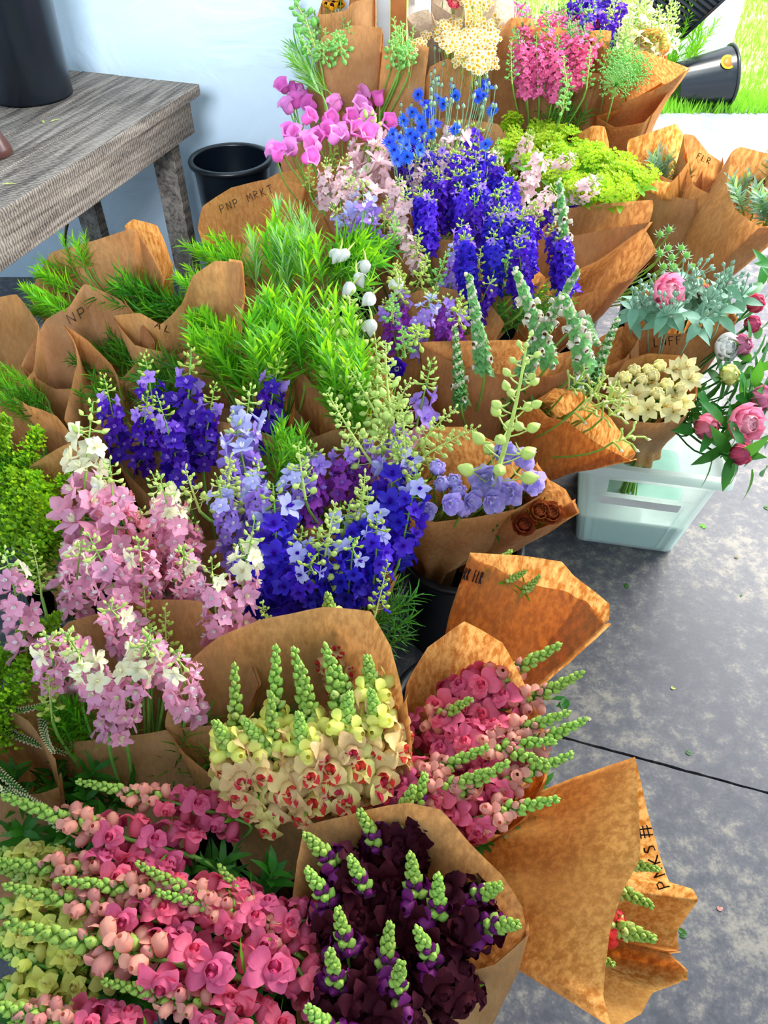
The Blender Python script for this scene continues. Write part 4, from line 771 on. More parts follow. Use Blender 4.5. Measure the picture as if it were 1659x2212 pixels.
# pink snapdragons right
stems('snap_pink', [(1215,1402,950,1530),(1272,1478,1010,1560),(1272,1570,1010,1660),(1225,1550,990,1620),(1035,1600,880,1700),(1055,1690,880,1730),(1105,1655,930,1740),(1195,1720,980,1780),(1225,1655,1000,1720),(1190,1640,950,1580),(1010,1500,930,1560),(1180,1570,960,1640)], .64, .56, 'snappink', 'snapdragon', 'bright pink snapdragon stem leaning right', 'in the orange-lit wrap', thick=1.05)
# burgundy
stems('snap_burg', [(870,1700,830,1860),(925,1690,870,1850),(655,1830,800,1930),(660,1900,760,2010),(755,1970,760,2120),(830,2020,820,2180),(900,2030,960,2120),(1120,1990,980,2000),(700,2060,740,2180),(850,2070,850,2200),(1085,1915,980,1960),(690,2190,760,2280),(800,1760,850,1900),(900,1850,900,2000),(960,1900,940,2030),(780,1850,810,1980)], .62, .545, 'burgundy', 'snapdragon', 'burgundy snapdragon stem with green bud tip', 'in the bottom dark bouquet', thick=1.15)
stems('snap_tip', [(1100,1190,1050,1240),(1130,1235,1090,1260),(1165,1250,1130,1280)], .66, .62, 'rkflr', 'snapdragon', 'green snapdragon tip', 'showing above the RK FLR wrap', smin=.5)
stems(['snap_tip', 'snap_small', 'snap_tip'], [(1418,1875,1330,1860),(1410,1945,1300,1910),(1415,2030,1290,1990),(1330,2085,1260,2050)], .53, .50, 'snapred', 'snapdragon', 'red snapdragon stem with green tip', 'inside the fallen-open wrap', smin=.6)
# pink larkspur
stems(['lark_pink'], [(235,990,262,1290),(215,1140,300,1420),(330,1020,420,1260),(445,1215,480,1420),(300,1375,330,1450),(392,1420,405,1530),(375,1180,410,1300),(105,1390,130,1480),(160,1180,165,1320),(20,1180,60,1420),(300,1180,320,1300),(130,1350,200,1480),(250,1300,280,1400)], .76, .60, 'larkpink', 'larkspur', 'pink larkspur spike', 'in the front left bouquet', thick=1.15)
stems(['lark_cream'], [(180,858,175,1260),(548,1120,500,1410),(345,1360,240,1580),(152,1370,262,1575),(335,1030,400,1220)], .78, .60, 'larkpink', 'larkspur', 'blush larkspur spike with cream top', 'in the front left bouquet', thick=1.05)
stems(['lark_rose'], [(245,1040,300,1240),(420,1130,370,1290),(380,1060,380,1200),(290,1100,350,1270)], .68, .58, 'larkpink', 'larkspur', 'rose larkspur spike', 'behind the front pink ones', thick=1.2)
# violet larkspur
stems(['lark_violet'], [(318,762,345,970),(425,748,390,1010),(590,758,572,985),(230,815,262,990),(350,850,400,1070),(300,850,310,1000),(450,830,440,1010)], .74, .60, 'larkviolet', 'larkspur', 'deep violet larkspur spike', 'before the green leafy stems', thick=1.15)
stems(['lark_lav'], [(548,838,500,1110),(495,890,560,1150),(470,1040,510,1200),(540,1000,560,1180),(640,990,600,1150)], .74, .60, 'larkviolet', 'larkspur', 'lavender larkspur spike', 'among the violet ones', thick=1.15)
stems(['lark_mag'], [(690,960,655,1140),(742,950,735,1100),(780,940,780,1060),(660,1020,640,1130)], .70, .60, 'larkmag', 'larkspur', 'magenta larkspur spike', 'right of the lavender ones', thick=1.1)
stems(['lark_blue'], [(600,1040,600,1330),(745,1080,720,1300),(865,940,830,1210),(905,1010,860,1220),(640,1140,620,1340),(800,1060,780,1300),(530,1180,570,1330),(700,1150,680,1320),(830,1120,800,1310),(760,1160,750,1310),(660,1200,650,1330)], .72, .59, 'larkblue', 'larkspur', 'blue-violet larkspur spike', 'behind the cream snapdragons', thick=1.2)
stems(['lark_lilac'], [(935,778,890,960),(880,880,850,1010),(820,930,830,1040),(870,960,860,1060)], .74, .62, 'larkmag', 'larkspur', 'sparse lilac larkspur spike', 'left of the delphinium wrap', thick=1.1)
stems(['budsfew', 'buds'], [(1012,905,920,980),(960,870,900,960),(860,820,830,930),(640,960,660,1080),(800,1040,780,1120),(480,980,490,1060),(400,1020,430,1100),(710,1090,700,1200)], .76, .68, 'larkmag', 'larkspur_bud_spike', 'lime green larkspur bud sprig', 'between the larkspur heads', thick=1.0)
stems(['sprig'], [(780,1050,770,1130),(80,1170,90,1290),(310,1260,320,1400),(620,1090,630,1150),(350,1310,360,1400),(840,1220,810,1330),(100,1450,110,1530),(190,1400,180,1480),(395,1180,400,1260),(575,1310,580,1370)], .68, .62, 'larkpink', 'larkspur_bud_spike', 'small green bud sprig', 'low among the larkspur')
stems(['buds'], [(735,640,770,860),(690,665,740,860),(800,740,860,960),(830,720,810,900),(700,860,810,1010),(720,740,760,900),(760,780,830,930),(870,900,880,1050)], .76, .66, 'leafright', 'larkspur_bud_spike', 'lime green larkspur bud spike', 'over the green leafy stems', thick=1.0)
# delphinium
stems(['delphbud'], [(1178,735,1060,1060)], .92, .66, 'delph', 'delphinium', 'tall pale green delphinium bud spike', 'rising from the lilac wrap', thick=1.2)
def bloom_at(fn, key, u, v, z, face, s_, neck, name, label, cat, group, part='bloom', stalk=True, smat='stalk', rad=.0022, zdrop=.05, off=None):
    """single bloom on its own stem, facing a direction"""
    p = P(u, v, z); foot = Vector((neck.x+random.uniform(-.03, .03), neck.y+random.uniform(-.03, .03), .03)); face = Vector(face).normalized()
    g = MB(); q0 = Vector(neck); q3 = p; q2 = p-face*.05-Vector((0, 0, zdrop)); q1 = q0+(q2-q0)*.33+Vector((0, 0, .045)); pts = [Vector((0, 0, 0))]
    for i in range(9):
        t = i/8; pts.append(q0*(1-t)**3+q1*3*t*(1-t)**2+q2*3*t*t*(1-t)+q3*t**3-foot)
    g.tube(pts, rad, smat, 5); root = link(name, g.mesh(name)); root.location = foot
    HEADPX[root.name] = (u, v); me = cached(key, fn, 2); link(part, me, root, frame(p-foot, face, s_, random.uniform(0, 6)))
    return tag(root, label, cat, group)
nk = WR['delph'][1]
lst = [(1050,1030,.68,1.75),(1135,985,.69,1.3),(1080,975,.70,1.5),(1145,1040,.67,1.35),(920,1098,.65,1.1),(970,1085,.66,1.2),(1105,1060,.66,1.4),(1060,1080,.65,1.3),(1015,1080,.65,1.2)]
for i, (u, v, z, s_) in enumerate(lst):
    bloom_at(lambda: cupflower('delph', 'lark_white'), 'cup', u, v, z, (random.uniform(-.5, .5), -.9, .5), s_, nk, 'delphinium_bloom', 'lilac cupped delphinium bloom, '+ordinal(sorted(lst).index((u, v, z, s_)), len(lst))+' at the lip of its wrap', 'flower', 'lilac delphinium blooms')
for i, (u, v, z) in enumerate([(955,1045,.67),(945,1010,.68),(990,1060,.66),(1000,1100,.64),(980,1040,.67)]):
    bloom_at(lambda: peony_bud('delph', .014), 'dbud', u, v, z, (random.uniform(-.5, .5), -.4, .9), 1, nk, 'delphinium_bud', 'half-open lilac delphinium bud at the left lip of its wrap', 'flower', 'half-open delphinium buds')
bloom_at(lambda: cupflower('lark_violet', 'lark_white'), 'cupv', 858, 797, .68, (-.1, -.9, .6), 1.3, WR['larkmag'][1], 'delphinium_bloom', 'single round violet bloom in front of the blue tub', 'flower', None)
nk = WR['carnation'][1]
for i, (u, v, z) in enumerate([(1165,1105,.595),(1130,1135,.575),(1190,1110,.59)]):
    bloom_at(lambda: peony('carn', .022, 'carn'), 'carnation', u, v, z, (.1, -.5, .9), 1, nk, 'carnation', 'rust brown carnation inside the small wrap', 'flower', 'rust carnations')
# foxgloves
stems(['fox'], [(1215,378,1225,620),(1112,562,1185,780),(1238,625,1262,790),(1240,560,1130,810)], .92, .66, 'foxglove', 'foxglove', 'woolly foxglove spike with cream bells', 'in the big central wrap', thick=1.0)
stems(['foxgreen'], [(1018,590,1045,800)], .86, .66, 'foxglove', 'foxglove', 'all-green woolly foxglove spike', 'left in the big central wrap', thick=1.15)
stems(['foxgreen'], [(983,712,988,775),(1285,745,1262,700),(1330,690,1310,745)], .68, .64, 'foxglove', 'foxglove', 'short green foxglove side shoot', 'at the lip of the central wrap', thick=1.3)
# tuberose buds
def tubero():
    g = MB()
    for k in range(7):
        a = k*2.4; d = Vector((math.cos(a)*.8, math.sin(a)*.8, .6+.08*k)); g.tube([(0, 0, .01*k), d*.03+Vector((0, 0, .01*k)), d*.055+Vector((0, 0, .006*k-.004))], [.003, .0034, .0045], 'bud_lime' if k % 3 else 'bud_green', 6)
        g.bud(Matrix.Translation(d*.053+Vector((0, 0, .006*k-.004))) @ basis(d).to_4x4(), .0052, .016, 'fox_cream' if k % 3 == 0 else 'bud_lime', 6)
    return g
nk = WR['tuberose'][1]
lst = [(1225,840),(1262,865),(1290,880),(1310,865),(1240,890),(1300,905),(1325,955),(1275,845)]
for i, (u, v) in enumerate(lst):
    bloom_at(tubero, 'tub', u, v, .63, (random.uniform(.2, .9), -.3, .6), .62, nk, 'tuberose', 'pale green tuberose bud cluster, '+ordinal(sorted(lst).index((u, v)), len(lst))+' in its orange-lit wrap', 'flower', 'tuberose bud stems', 'bud_cluster')
# alstroemeria
nk = WR['alstro'][1]
lst = [(1345,870,1),(1372,855,1),(1400,885,1),(1430,880,1),(1335,850,0),(1360,885,1),(1445,860,1),(1475,870,1),(1370,800,0),(1400,800,0),(1425,790,0),(1350,815,0),(1455,800,1),(1480,795,1),(1440,830,0),(1470,840,0),(1400,830,1),(1488,820,1),(1385,820,0),(1420,850,0),(1455,890,1),(1330,835,1),(1410,810,0)]
for i, (u, v, k) in enumerate(lst):
    if k: bloom_at(lily, 'lily', u, v, .575+(900-v)*.0003, (random.uniform(-.4, .4), -.7, .7), .95, nk, 'alstroemeria', 'open cream alstroemeria bloom in the crate wrap', 'flower', 'cream alstroemeria blooms')
    else: bloom_at(lambda: peony_bud('alstro', .012), 'abud', u, v, .59+(900-v)*.0003, (random.uniform(-.4, .4), -.3, .9), 1.1, nk, 'alstroemeria', 'closed cream alstroemeria bud in the crate wrap', 'flower', 'cream alstroemeria buds')
# peonies, standing loose in the crate
def pleaf():
    g = MB()
    for k in range(7):
        a = k*2.4; g.blade((0, 0, .018*k), Vector((math.cos(a), math.sin(a), .5)), .085, .028, 'peony_leaf', .35, 5)
    return g
nk = Vector((CR.x+.03, CR.y+.02, .33))
for u, v, z, s_, k, d in [(1605,915,.52,1.0,'o','large open pale pink peony nearest the crate'),(1438,632,.70,.95,'o','open pink peony half hidden behind the borage'),(1600,980,.49,0,'d','dark pink peony bud hanging lowest over the crate'),(1527,922,.50,.92,'p','half-open pink peony left of the large pale one'),(1648,860,.54,.9,'p','pink peony bud cut off at the right edge'),(1632,655,.62,.78,'d','deep pink peony bud, topmost on the right'),(1625,700,.60,.7,'d','deep pink peony bud below the topmost one'),(1572,630,.64,.68,'d','pink peony bud right of the open hidden peony'),(1518,632,.65,.62,'d','small pink peony bud above the borage'),(1602,745,.58,.8,'p','pink peony half hidden among right-hand leaves'),(1575,810,.56,.0,'y','pale yellow-green peony bud beside the crate'),(1565,750,.58,.85,'w','white peony behind the wrap edge')]:
    f_ = dict(o=lambda: peony('peony', .045), p=lambda: peony_bud('peony', .03), d=lambda: peony_bud('peony_deep', .027), y=lambda: peony_bud('yellowpeony', .026), w=lambda: peony('white', .04, 'white'))[k]
    bloom_at(f_, 'peo'+k, u, v, z, (.35+random.uniform(-.2, .2), -.75, .55), s_ or .85, nk, 'peony', d, 'flower', 'peonies in the crate', smat='peony_leaf', rad=.003)
for i, (u, v, z) in enumerate([(1530,800,.50),(1560,860,.48),(1520,870,.50),(1590,840,.50),(1545,760,.54),(1500,930,.46),(1560,950,.45),(1610,860,.5),(1575,900,.46),(1500,860,.48),(1540,980,.44),(1620,780,.54),(1600,690,.58),(1640,620,.62)]):
    bloom_at(pleaf, 'pleaf', u, v, z, (random.uniform(-.2, .9), -.4, random.uniform(-.1, .6)), 1, nk, 'peony_leaves', 'dark green peony leaf stem in the white crate', 'foliage', 'peony leaves in the crate', 'leaves', smat='peony_leaf')
# borage foliage
def borage():
    g = MB()
    for k in range(6):
        a = k*2.4; g.blade((0, 0, .008*k), Vector((math.cos(a), math.sin(a), .35)), .048, .026, 'leaf_blue', .7, 5)
    for k in range(7):
        a = k*2.4; q = Vector((math.cos(a)*.018, math.sin(a)*.018, .055+.006*k)); g.tube([(0, 0, .03), q], .0012, 'leaf_silver', 4); g.bud(Matrix.Translation(q) @ basis(q).to_4x4(), .005, .014, 'leaf_silver', 5)
    return g
nk = WR['borage'][1]
lst = [(1385,660),(1420,670),(1450,690),(1480,660),(1500,690),(1530,670),(1400,690),(1555,690),(1460,640),(1530,640),(1550,655),(1480,620),(1380,680),(1510,650),(1435,700),(1570,640),(1500,710),(1365,690),(1600,660),(1425,655)]
for u, v in lst: bloom_at(borage, 'borage', u, v, .64+random.uniform(-.025, .02), (random.uniform(-.5, .5), -.3, 1), 1, nk, 'borage', 'blue-green hairy borage stem in the LNFF wrap', 'foliage', 'borage stems in the wrap', 'leaves', smat='leaf_silver')
# eryngium by the tall wraps
def ery():
    g = MB(); g.bud(tr(0, 0, 0), .009, .02, 'dome_green', 8)
    for k in range(8): g.blade((0, 0, .002), Vector((math.cos(k*.785), math.sin(k*.785), .15)), .022, .004, 'leaf_silver', -.3)
    return g
nk = WR['tanfront'][1]
for i, (u, v) in enumerate([(1425,510),(1445,500),(1470,540),(1450,560),(1480,555),(1440,540),(1490,580),(1430,580),(1460,590),(1475,600),(1425,550),(1450,580)]):
    bloom_at(ery, 'ery', u, v, .62, (random.uniform(-.4, .4), -.3, .8), 1, Vector((.50, 2.06, .36)), 'eryngium', 'green thistle-like eryngium head right of the tall brown wraps', 'flower', 'eryngium heads')
# centre blue mass and blush larkspur
lst = []
rg = random.Random(11)
for i in range(46):
    t = rg.random(); cx = 960+170*t; cy = 380+190*t; a = rg.uniform(0, 6.28); r_ = rg.random()**.5; u = cx+105*r_*math.cos(a); v = cy+85*r_*math.sin(a); lst.append((u-rg.uniform(-15, 25), v-65, u, v+70))
stems(['far_blue', 'far_blue', 'far_violet2'], lst, .80, .68, 'centre', 'larkspur', 'deep blue larkspur spike', 'in the big blue mass at the centre', share=True, thick=1.3)
stems(['far_blush'], [(745,330,735,440),(788,262,800,440),(700,345,700,430),(1003,262,960,420),(940,310,900,420),(885,410,860,500),(1190,318,1120,430),(1205,395,1130,480),(1300,392,1240,430),(985,330,930,400),(820,310,830,400),(1080,330,1030,380),(1240,330,1180,380),(1150,290,1120,350),(900,330,890,420),(860,380,850,450),(760,380,760,450)], .80, .70, 'centreback', 'larkspur', 'blush pink larkspur spike', 'around the deep blue mass', thick=1.25)
stems(['far_blush'], [(865,480,895,555)], .74, .68, 'centreback', 'larkspur', 'cream larkspur spike', 'hanging over the brown wrap', thick=1.3)
stems(['lark_lav'], [(770,400,805,570),(930,625,905,715),(1003,510,975,610),(720,440,760,520)], .76, .66, 'centreback', 'larkspur', 'pale violet larkspur spike', 'between wraps near the centre', thick=1.2)
stems(['lark_mag'], [(865,620,860,700),(835,650,850,720),(960,640,960,720),(990,660,980,730)], .70, .64, 'purple', 'larkspur', 'purple larkspur spike', 'in the shaded wrap near the blue tub', thick=1.3)
stems(['sprig', 'palesprig'], [(860,470,850,540),(900,490,900,560),(930,560,900,620),(870,590,860,650),(960,540,940,620),(1040,540,1030,620),(830,430,830,500),(1050,370,1040,420),(1070,300,1060,380),(870,700,875,770),(910,700,900,740),(1000,640,990,700),(850,560,860,620),(1160,430,1150,480),(770,300,765,360),(660,350,670,420),(800,350,700,440),(1110,560,1080,600),(720,310,715,380),(840,640,850,700)], .78, .68, 'centreback', 'bud_sprig', 'thin green bud sprig', 'around the centre larkspur', share=True)
stems(['far_violet'], [(1190,430,1170,480),(1245,400,1240,450),(1150,480,1140,540),(1060,600,1040,650)], .74, .68, 'centre', 'larkspur', 'violet larkspur spike', 'at the edge of the blue mass', thick=1.5)
# white drooping buds on a bent stem
def dropbud():
    g = MB(); g.bud(rx(0), .012, .032, 'white', 9, (.45, .95, 1, .85, .5, .08)); g.petal(tr(0, .003, 0) @ rx(.4), .03, .02, 'white', curl=1.2, nv=5, tip=.2)
    g.tube([(0, 0, .002), (0, .004, -.012), (0, .010, -.022)], [.003, .002, .0005], 'bud_lime', 5); return g
for i, (u, v) in enumerate([(763,612),(806,634),(803,690),(790,562),(752,540),(735,540),(770,590),(860,600)]):
    bloom_at(dropbud, 'drop', u, v, .74, (random.uniform(-.6, .6), -.3, -.5), 1.15, WR['fluffy'][1], 'delphinium_bud', 'drooping white bud, '+ordinal([6, 7, 5, 4, 1, 0, 3, 8][i] if i < 7 else 7, 8)+' over the dark leaves', 'flower', 'drooping white buds', zdrop=-.03, rad=.0009)
# bellflowers
def belltop():
    g = MB(); return bell('bell')
nk = WR['bellfront'][1]
lst = [(618,198),(655,190),(640,220),(668,215),(628,245),(655,265),(640,235),(622,300),(610,335),(650,300),(670,320),(700,290),(690,320),(735,225),(760,200),(785,190),(800,185),(730,240),(770,215),(800,225),(820,230),(745,260),(720,285),(750,300),(780,260),(830,265),(820,285),(765,290),(790,300),(700,260),(600,350),(655,345),(715,310),(808,205),(770,240),(740,205),(680,235),(635,330)]
for i, (u, v) in enumerate(lst):
    bloom_at(lambda: bell(random.choice(['bell', 'bell', 'bell_dark'])), 'bell%d' % (i % 3), u, v, .80, (random.uniform(-.9, .9), random.uniform(-.9, .2), random.uniform(.1, .9)), 1.5, nk, 'bellflower', 'pink bellflower bloom '+('left of the folded dark wrap' if u < 690 else 'in the clump before the tall striped wrap'), 'flower', 'pink bellflowers'+(' left clump' if u < 690 else ' right clump'), zdrop=.04, smat='stalk')
# cornflowers
nk = WR['corn'][1]; rg = random.Random(4)
lst = [(846,154),(1048,182),(978,195),(985,210),(905,205),(945,215),(1030,210),(1036,205),(870,262),(905,260),(890,245),(920,240),(860,300),(875,315),(850,325),(900,300),(935,290),(840,310),(905,325),(985,280),(1050,315),(940,270),(930,245),(885,290),(960,225),(1055,190),(865,335),(1045,210),(918,225),(855,345),(880,340),(845,290),(1065,240),(912,275)]
for u, v in lst: bloom_at(cornflower, 'cornf', u, v, .86 if v < 230 else .83, (rg.uniform(-.7, .7), rg.uniform(-.9, 0), rg.uniform(.2, 1)), 1.3, nk, 'cornflower', ('lone blue cornflower leaning left from its bunch' if u == 846 else 'bright blue fringed cornflower in the cornflower bunch'), 'flower', 'cornflower stems', 'flower_head', smat='corn_stem', rad=.0013)
def cbud():
    g = MB(); g.bud(tr(0, 0, -.01), .0048, .014, 'corn_stem', 7, (.3, .9, 1, .85, .55, .2)); g.bud(tr(0, 0, .002), .002, .004, 'corn_dark', 5); return g
for k in range(58):
    u = rg.uniform(930, 1075) if k % 3 else rg.uniform(840, 940); v = (rg.uniform(95, 230) if u > 930 else rg.uniform(200, 300)); bloom_at(cbud, 'cbud', u, v, .90 if u > 930 else .82, (rg.uniform(-.3, .3), -.1, 1), 1.1, nk, 'cornflower_bud', 'grey-green cornflower bud on a thin stem', 'flower', 'cornflower buds', 'flower_bud', smat='corn_stem', rad=.0011)
# filler: frilly yellow-green lady's mantle
def frill(m1, m2):
    g = MB()
    for k in range(26):
        a = k*2.4; q = Vector((math.cos(a)*.022*(k/26)**.5*1.3, math.sin(a)*.022*(k/26)**.5*1.3, .05-.012*(k/26)+random.uniform(-.006, .006)))
        g.tube([(0, 0, .01), q], .0006, 'filler', 3)
        for j in range(5): g.petal(Matrix.Translation(q) @ rz(j*1.257+k) @ rx(.4+random.uniform(0, .4)), .0075, .006, m1 if (k+j) % 3 else m2, nv=3, tip=.2)
    for k in range(4): g.blade((0, 0, 0), Vector((math.cos(k*1.6), math.sin(k*1.6), .6)), .045, .018, 'leaf_bright', .2, 5)
    return g
def fillregion(fn, key, n, poly, z, neck, name, label, cat, group, part, face=(0, -.35, 1), s_=1.0, smat='stalk', seed=1, jit=.4, rad=.0013):
    r_ = random.Random(seed); k = 0
    xs = [p[0] for p in poly]; ys = [p[1] for p in poly]
    while k < n:
        u = r_.uniform(min(xs), max(xs)); v = r_.uniform(min(ys), max(ys)); ins = False
        for a, b_ in zip(poly, poly[1:]+poly[:1]):
            if (a[1] > v) != (b_[1] > v) and u < (b_[0]-a[0])*(v-a[1])/(b_[1]-a[1])+a[0]: ins = not ins
        if not ins: continue
        k += 1; f_ = Vector(face)+Vector((r_.uniform(-jit, jit), r_.uniform(-jit, jit), 0)); bloom_at(fn, key, u, v, z+r_.uniform(-.015, .015), f_, s_*r_.uniform(.8, 1.15), neck, name, label, cat, group, part, smat=smat, rad=rad)
fillregion(lambda: frill('filler', 'filler_yellow'), 'frill', 120, [(1075,285),(1110,278),(1200,285),(1250,315),(1330,360),(1395,400),(1380,435),(1300,445),(1240,445),(1180,410),(1130,370),(1085,345)], .70, Vector((.55, 2.42, .36)), 'filler_flower', 'yellow-green frilly filler stem in the mass before the pink larkspur', 'foliage', 'yellow-green filler stems', 'flower_cluster', s_=.95, smat='filler')
bloom_at(lambda: peony('darkred', .012, 'darkred'), 'scab', 1232, 301, .74, (0, -.6, .8), 1, Vector((.55, 2.42, .36)), 'scabiosa', 'tiny dark red bloom in the yellow-green filler', 'flower', None)
# chamomile
def cham():
    g = MB()
    for k in range(9):
        a = k*2.4; r_ = .020*(k/9)**.5; q = Vector((math.cos(a)*r_, math.sin(a)*r_, .03+random.uniform(-.006, .006))); g.tube([(0, 0, 0), q], .0006, 'bud_lime', 3); g.join(daisy(.0078), Matrix.Translation(q) @ basis(Vector((random.uniform(-.5, .5), random.uniform(-.5, .5), 1))).to_4x4())
    return g
fillregion(cham, 'cham', 115, [(945,70),(1000,60),(1055,0),(1080,-20),(1070,60),(1060,110),(1050,165),(1000,150),(960,120)], .92, Vector((.40, 3.32, .46)), 'chamomile', 'cluster of small white chamomile daisies by the pale wraps', 'flower', 'chamomile stems', 'daisies', s_=1.1, smat='bud_lime', seed=3, face=(0, -.8, .7))
fillregion(cham, 'cham', 14, [(990,-20),(1050,-20),(1050,30),(1000,30)], 1.0, Vector((.40, 3.32, .46)), 'chamomile', 'cluster of chamomile at the very top beside the pale wrap', 'flower', 'chamomile stems at the top', 'daisies', s_=1.1, smat='bud_lime', seed=5, face=(0, -.8, .7))
fillregion(cham, 'cham', 10, [(885,85),(918,75),(918,118),(890,122)], .92, WR['column2'][1], 'chamomile', 'small chamomile cluster in the square-topped wrap', 'flower', 'chamomile in the square wrap', 'daisies', s_=.8, smat='bud_lime', seed=8, face=(0, -.8, .7))
# pink and violet larkspur at the back
lst = []
for k in range(34): u = rg.uniform(1085, 1290); v = rg.uniform(40, 130)+abs(u-1190)*-.15+40; lst.append((u+rg.uniform(-12, 22), v-80, 1190+(u-1190)*.6, min(v+50, 190)))
stems(['far_pink'], lst, .97, .84, 'pinkmid', 'larkspur', 'pink larkspur spike', 'in the back bouquets by the doorway', share=True, thick=1.3)
stems(['far_violet'], [(1262,-20,1245,60),(1300,-25,1280,60),(1330,-30,1310,50),(1345,0,1330,70),(1320,20,1310,90),(1275,20,1260,90)], 1.0, .92, 'pinkmid', 'larkspur', 'violet larkspur spike', 'above the pink ones at the back', thick=1.6)
stems(['palesprig'], [(1120,40,1130,110),(1150,20,1155,90),(1100,90,1105,160),(1225,190,1215,240),(1280,100,1270,170),(1240,60,1235,130),(1180,20,1185,90),(1200,50,1205,120),(1220,130,1225,190),(1215,20,1210,80)], .96, .88, 'pinkmid', 'bud_sprig', 'green bud sprig', 'among the back pink larkspur')
stems(['far_white'], [(1370,-10,1375,90),(1400,0,1395,90),(1385,20,1380,100),(1430,10,1420,90),(1450,-10,1440,70),(1355,30,1350,110),(1415,30,1405,100),(1345,60,1345,130),(1470,10,1450,80),(1390,-30,1390,60),(1440,30,1425,100),(1320,0,1325,80)], 1.0, .92, 'golden', 'larkspur', 'white and lime larkspur spike', 'lit by the doorway', thick=1.8)
def umbel():
    g = MB()
    for k in range(60):
        a = k*2.4; q_ = (k/60)**.5; r_ = .045*q_; q = Vector((math.cos(a)*r_, math.sin(a)*r_, .05-.028*q_*q_)); g.tube([(0, 0, 0), q*.9], .0006, 'dome_green', 3)
        for j in range(5): g.bud(Matrix.Translation(q+Vector((random.uniform(-.004, .004), random.uniform(-.004, .004), 0))), .0022, .004, 'dome_green', 4)
    return g
for u, v, d in [(1345,145,'upper right green umbel in the pointed wrap'),(1325,120,'topmost green umbel in the pointed wrap'),(1330,185,'lowest green umbel in the pointed wrap'),(1365,165,'rightmost green umbel in the pointed wrap'),(1318,155,'leftmost green umbel in the pointed wrap')]:
    bloom_at(umbel, 'umbel', u, v, .89, (random.uniform(-.2, .3), -.7, .6), 1.2, WR['dome'][1], 'umbel_flower', d, 'flower', 'green umbels', 'flower_head', smat='dome_green')
# buds at the back left
stems(['palesprig'], [(645,0,690,110),(660,40,690,130),(700,60,710,120),(720,80,715,120),(740,45,745,110),(755,60,750,110),(800,35,800,90),(855,45,865,130),(870,40,870,130),(850,70,860,130),(890,60,885,130),(880,90,880,130),(650,80,680,130),(672,20,700,100),(690,90,700,130),(735,90,735,120),(840,90,850,130),(862,60,862,130)], 1.0, .92, 'column', 'bud_sprig', 'pale green bud sprig', 'by the wall at the back', thick=1.2, share=True)
stems(['leafg'], [(640,100,690,180),(635,125,690,190),(650,150,700,190),(640,140,690,200)], .92, .86, 'bellleft', 'leafy_greenery', 'thin grey-green arching stem', 'beside the bellflowers', 'foliage', thick=.6)
fillregion(lambda: peony('snap_pink', .02, 'snap_coral'), 'ranun', 5, [(955,-15),(1000,-15),(995,25),(965,15)], 1.0, WR['whitewrap'][1], 'carnation', 'pink ruffled bloom in the pale grey wrap at the top', 'flower', 'pink blooms in the pale wrap', 'bloom', seed=2)
fillregion(lambda: peony('daisy_eye', .014, 'burgundy'), 'dark', 8, [(700,-15),(745,-15),(740,15),(705,18)], 1.02, WR['topleft'][1], 'dried_flower', 'dark and amber dried bloom in the tallest wrap', 'flower', 'dried blooms in the tallest wrap', 'bloom', seed=6)
# silvery foliage right back
for key, n_, poly, z, lab in (('silver', 9, [(1390,320),(1440,315),(1480,360),(1440,375),(1395,360)], .68, 'in the leftmost right-hand wrap'), ('silverlow', 5, [(1420,375),(1490,370),(1475,395),(1430,395)], .64, 'in the small front right-hand wrap'), ('rightback', 12, [(1590,400),(1660,380),(1690,430),(1650,450),(1610,440)], .69, 'in the wrap at the right edge'), ('rightback', 4, [(1640,340),(1680,350),(1670,380),(1645,375)], .74, 'topmost at the right edge')):
    r_ = random.Random(n_); k = 0
    for k in range(n_):
        a = r_.choice(poly); b_ = r_.choice(poly); t = r_.random(); u = a[0]*(1-t)+b_[0]*t; v = a[1]*(1-t)+b_[1]*t
        place(random.choice(T['silver']), P(u, v+28, z-.05), P(u+r_.uniform(-20, 20), v-22, z+.02), WR[key][1], 'silver_foliage', 'silvery green rosette stem '+lab, 'foliage', 'silvery stems '+lab, thick=.9)
# green leafy stems: (tips polygon, number, kind, shift from tip to base in pixels)
def greens(key, n_, poly, shift, kinds, zt, zb, lab, seed, thick=1.0, smin=.62):
    r_ = random.Random(seed); k = 0; xs = [p[0] for p in poly]; ys = [p[1] for p in poly]
    while k < n_:
        u = r_.uniform(min(xs), max(xs)); v = r_.uniform(min(ys), max(ys)); ins = False
        for a, b_ in zip(poly, poly[1:]+poly[:1]):
            if (a[1] > v) != (b_[1] > v) and u < (b_[0]-a[0])*(v-a[1])/(b_[1]-a[1])+a[0]: ins = not ins
        if not ins: continue
        k += 1; place(random.choice(T[r_.choice(kinds)]), P(u+shift[0]+r_.uniform(-14, 14), v+shift[1]+r_.uniform(-10, 10), zb), P(u, v, zt), WR[key][1], 'leafy_greenery', 'narrow-leaved green stem '+lab, 'foliage', 'narrow-leaved stems '+lab, thick=thick, smin=smin)
greens('fluffy', 26, [(530,480),(570,460),(610,445),(650,455),(680,490),(680,530),(620,540),(550,540)], (10,100), ['leafg', 'leafg', 'leafb'], .76, .66, 'standing upright in the pale fluffy bunch', 1)
greens('pnp', 14, [(400,535),(430,515),(480,510),(505,535),(490,555),(430,560)], (60,50), ['leafb', 'leafy'], .68, .61, 'behind the wavy tan wrap', 2)
greens('curly', 9, [(370,600),(400,570),(440,580),(430,620),(390,630)], (60,40), ['leafy'], .70, .64, 'left of the wavy tan wrap', 3, 1, .5)
greens('np', 16, [(205,620),(250,610),(300,625),(370,640),(330,660),(250,655)], (110,40), ['leafd'], .66, .60, 'arching dark above the wavy wrap', 4, 1.0, .55)
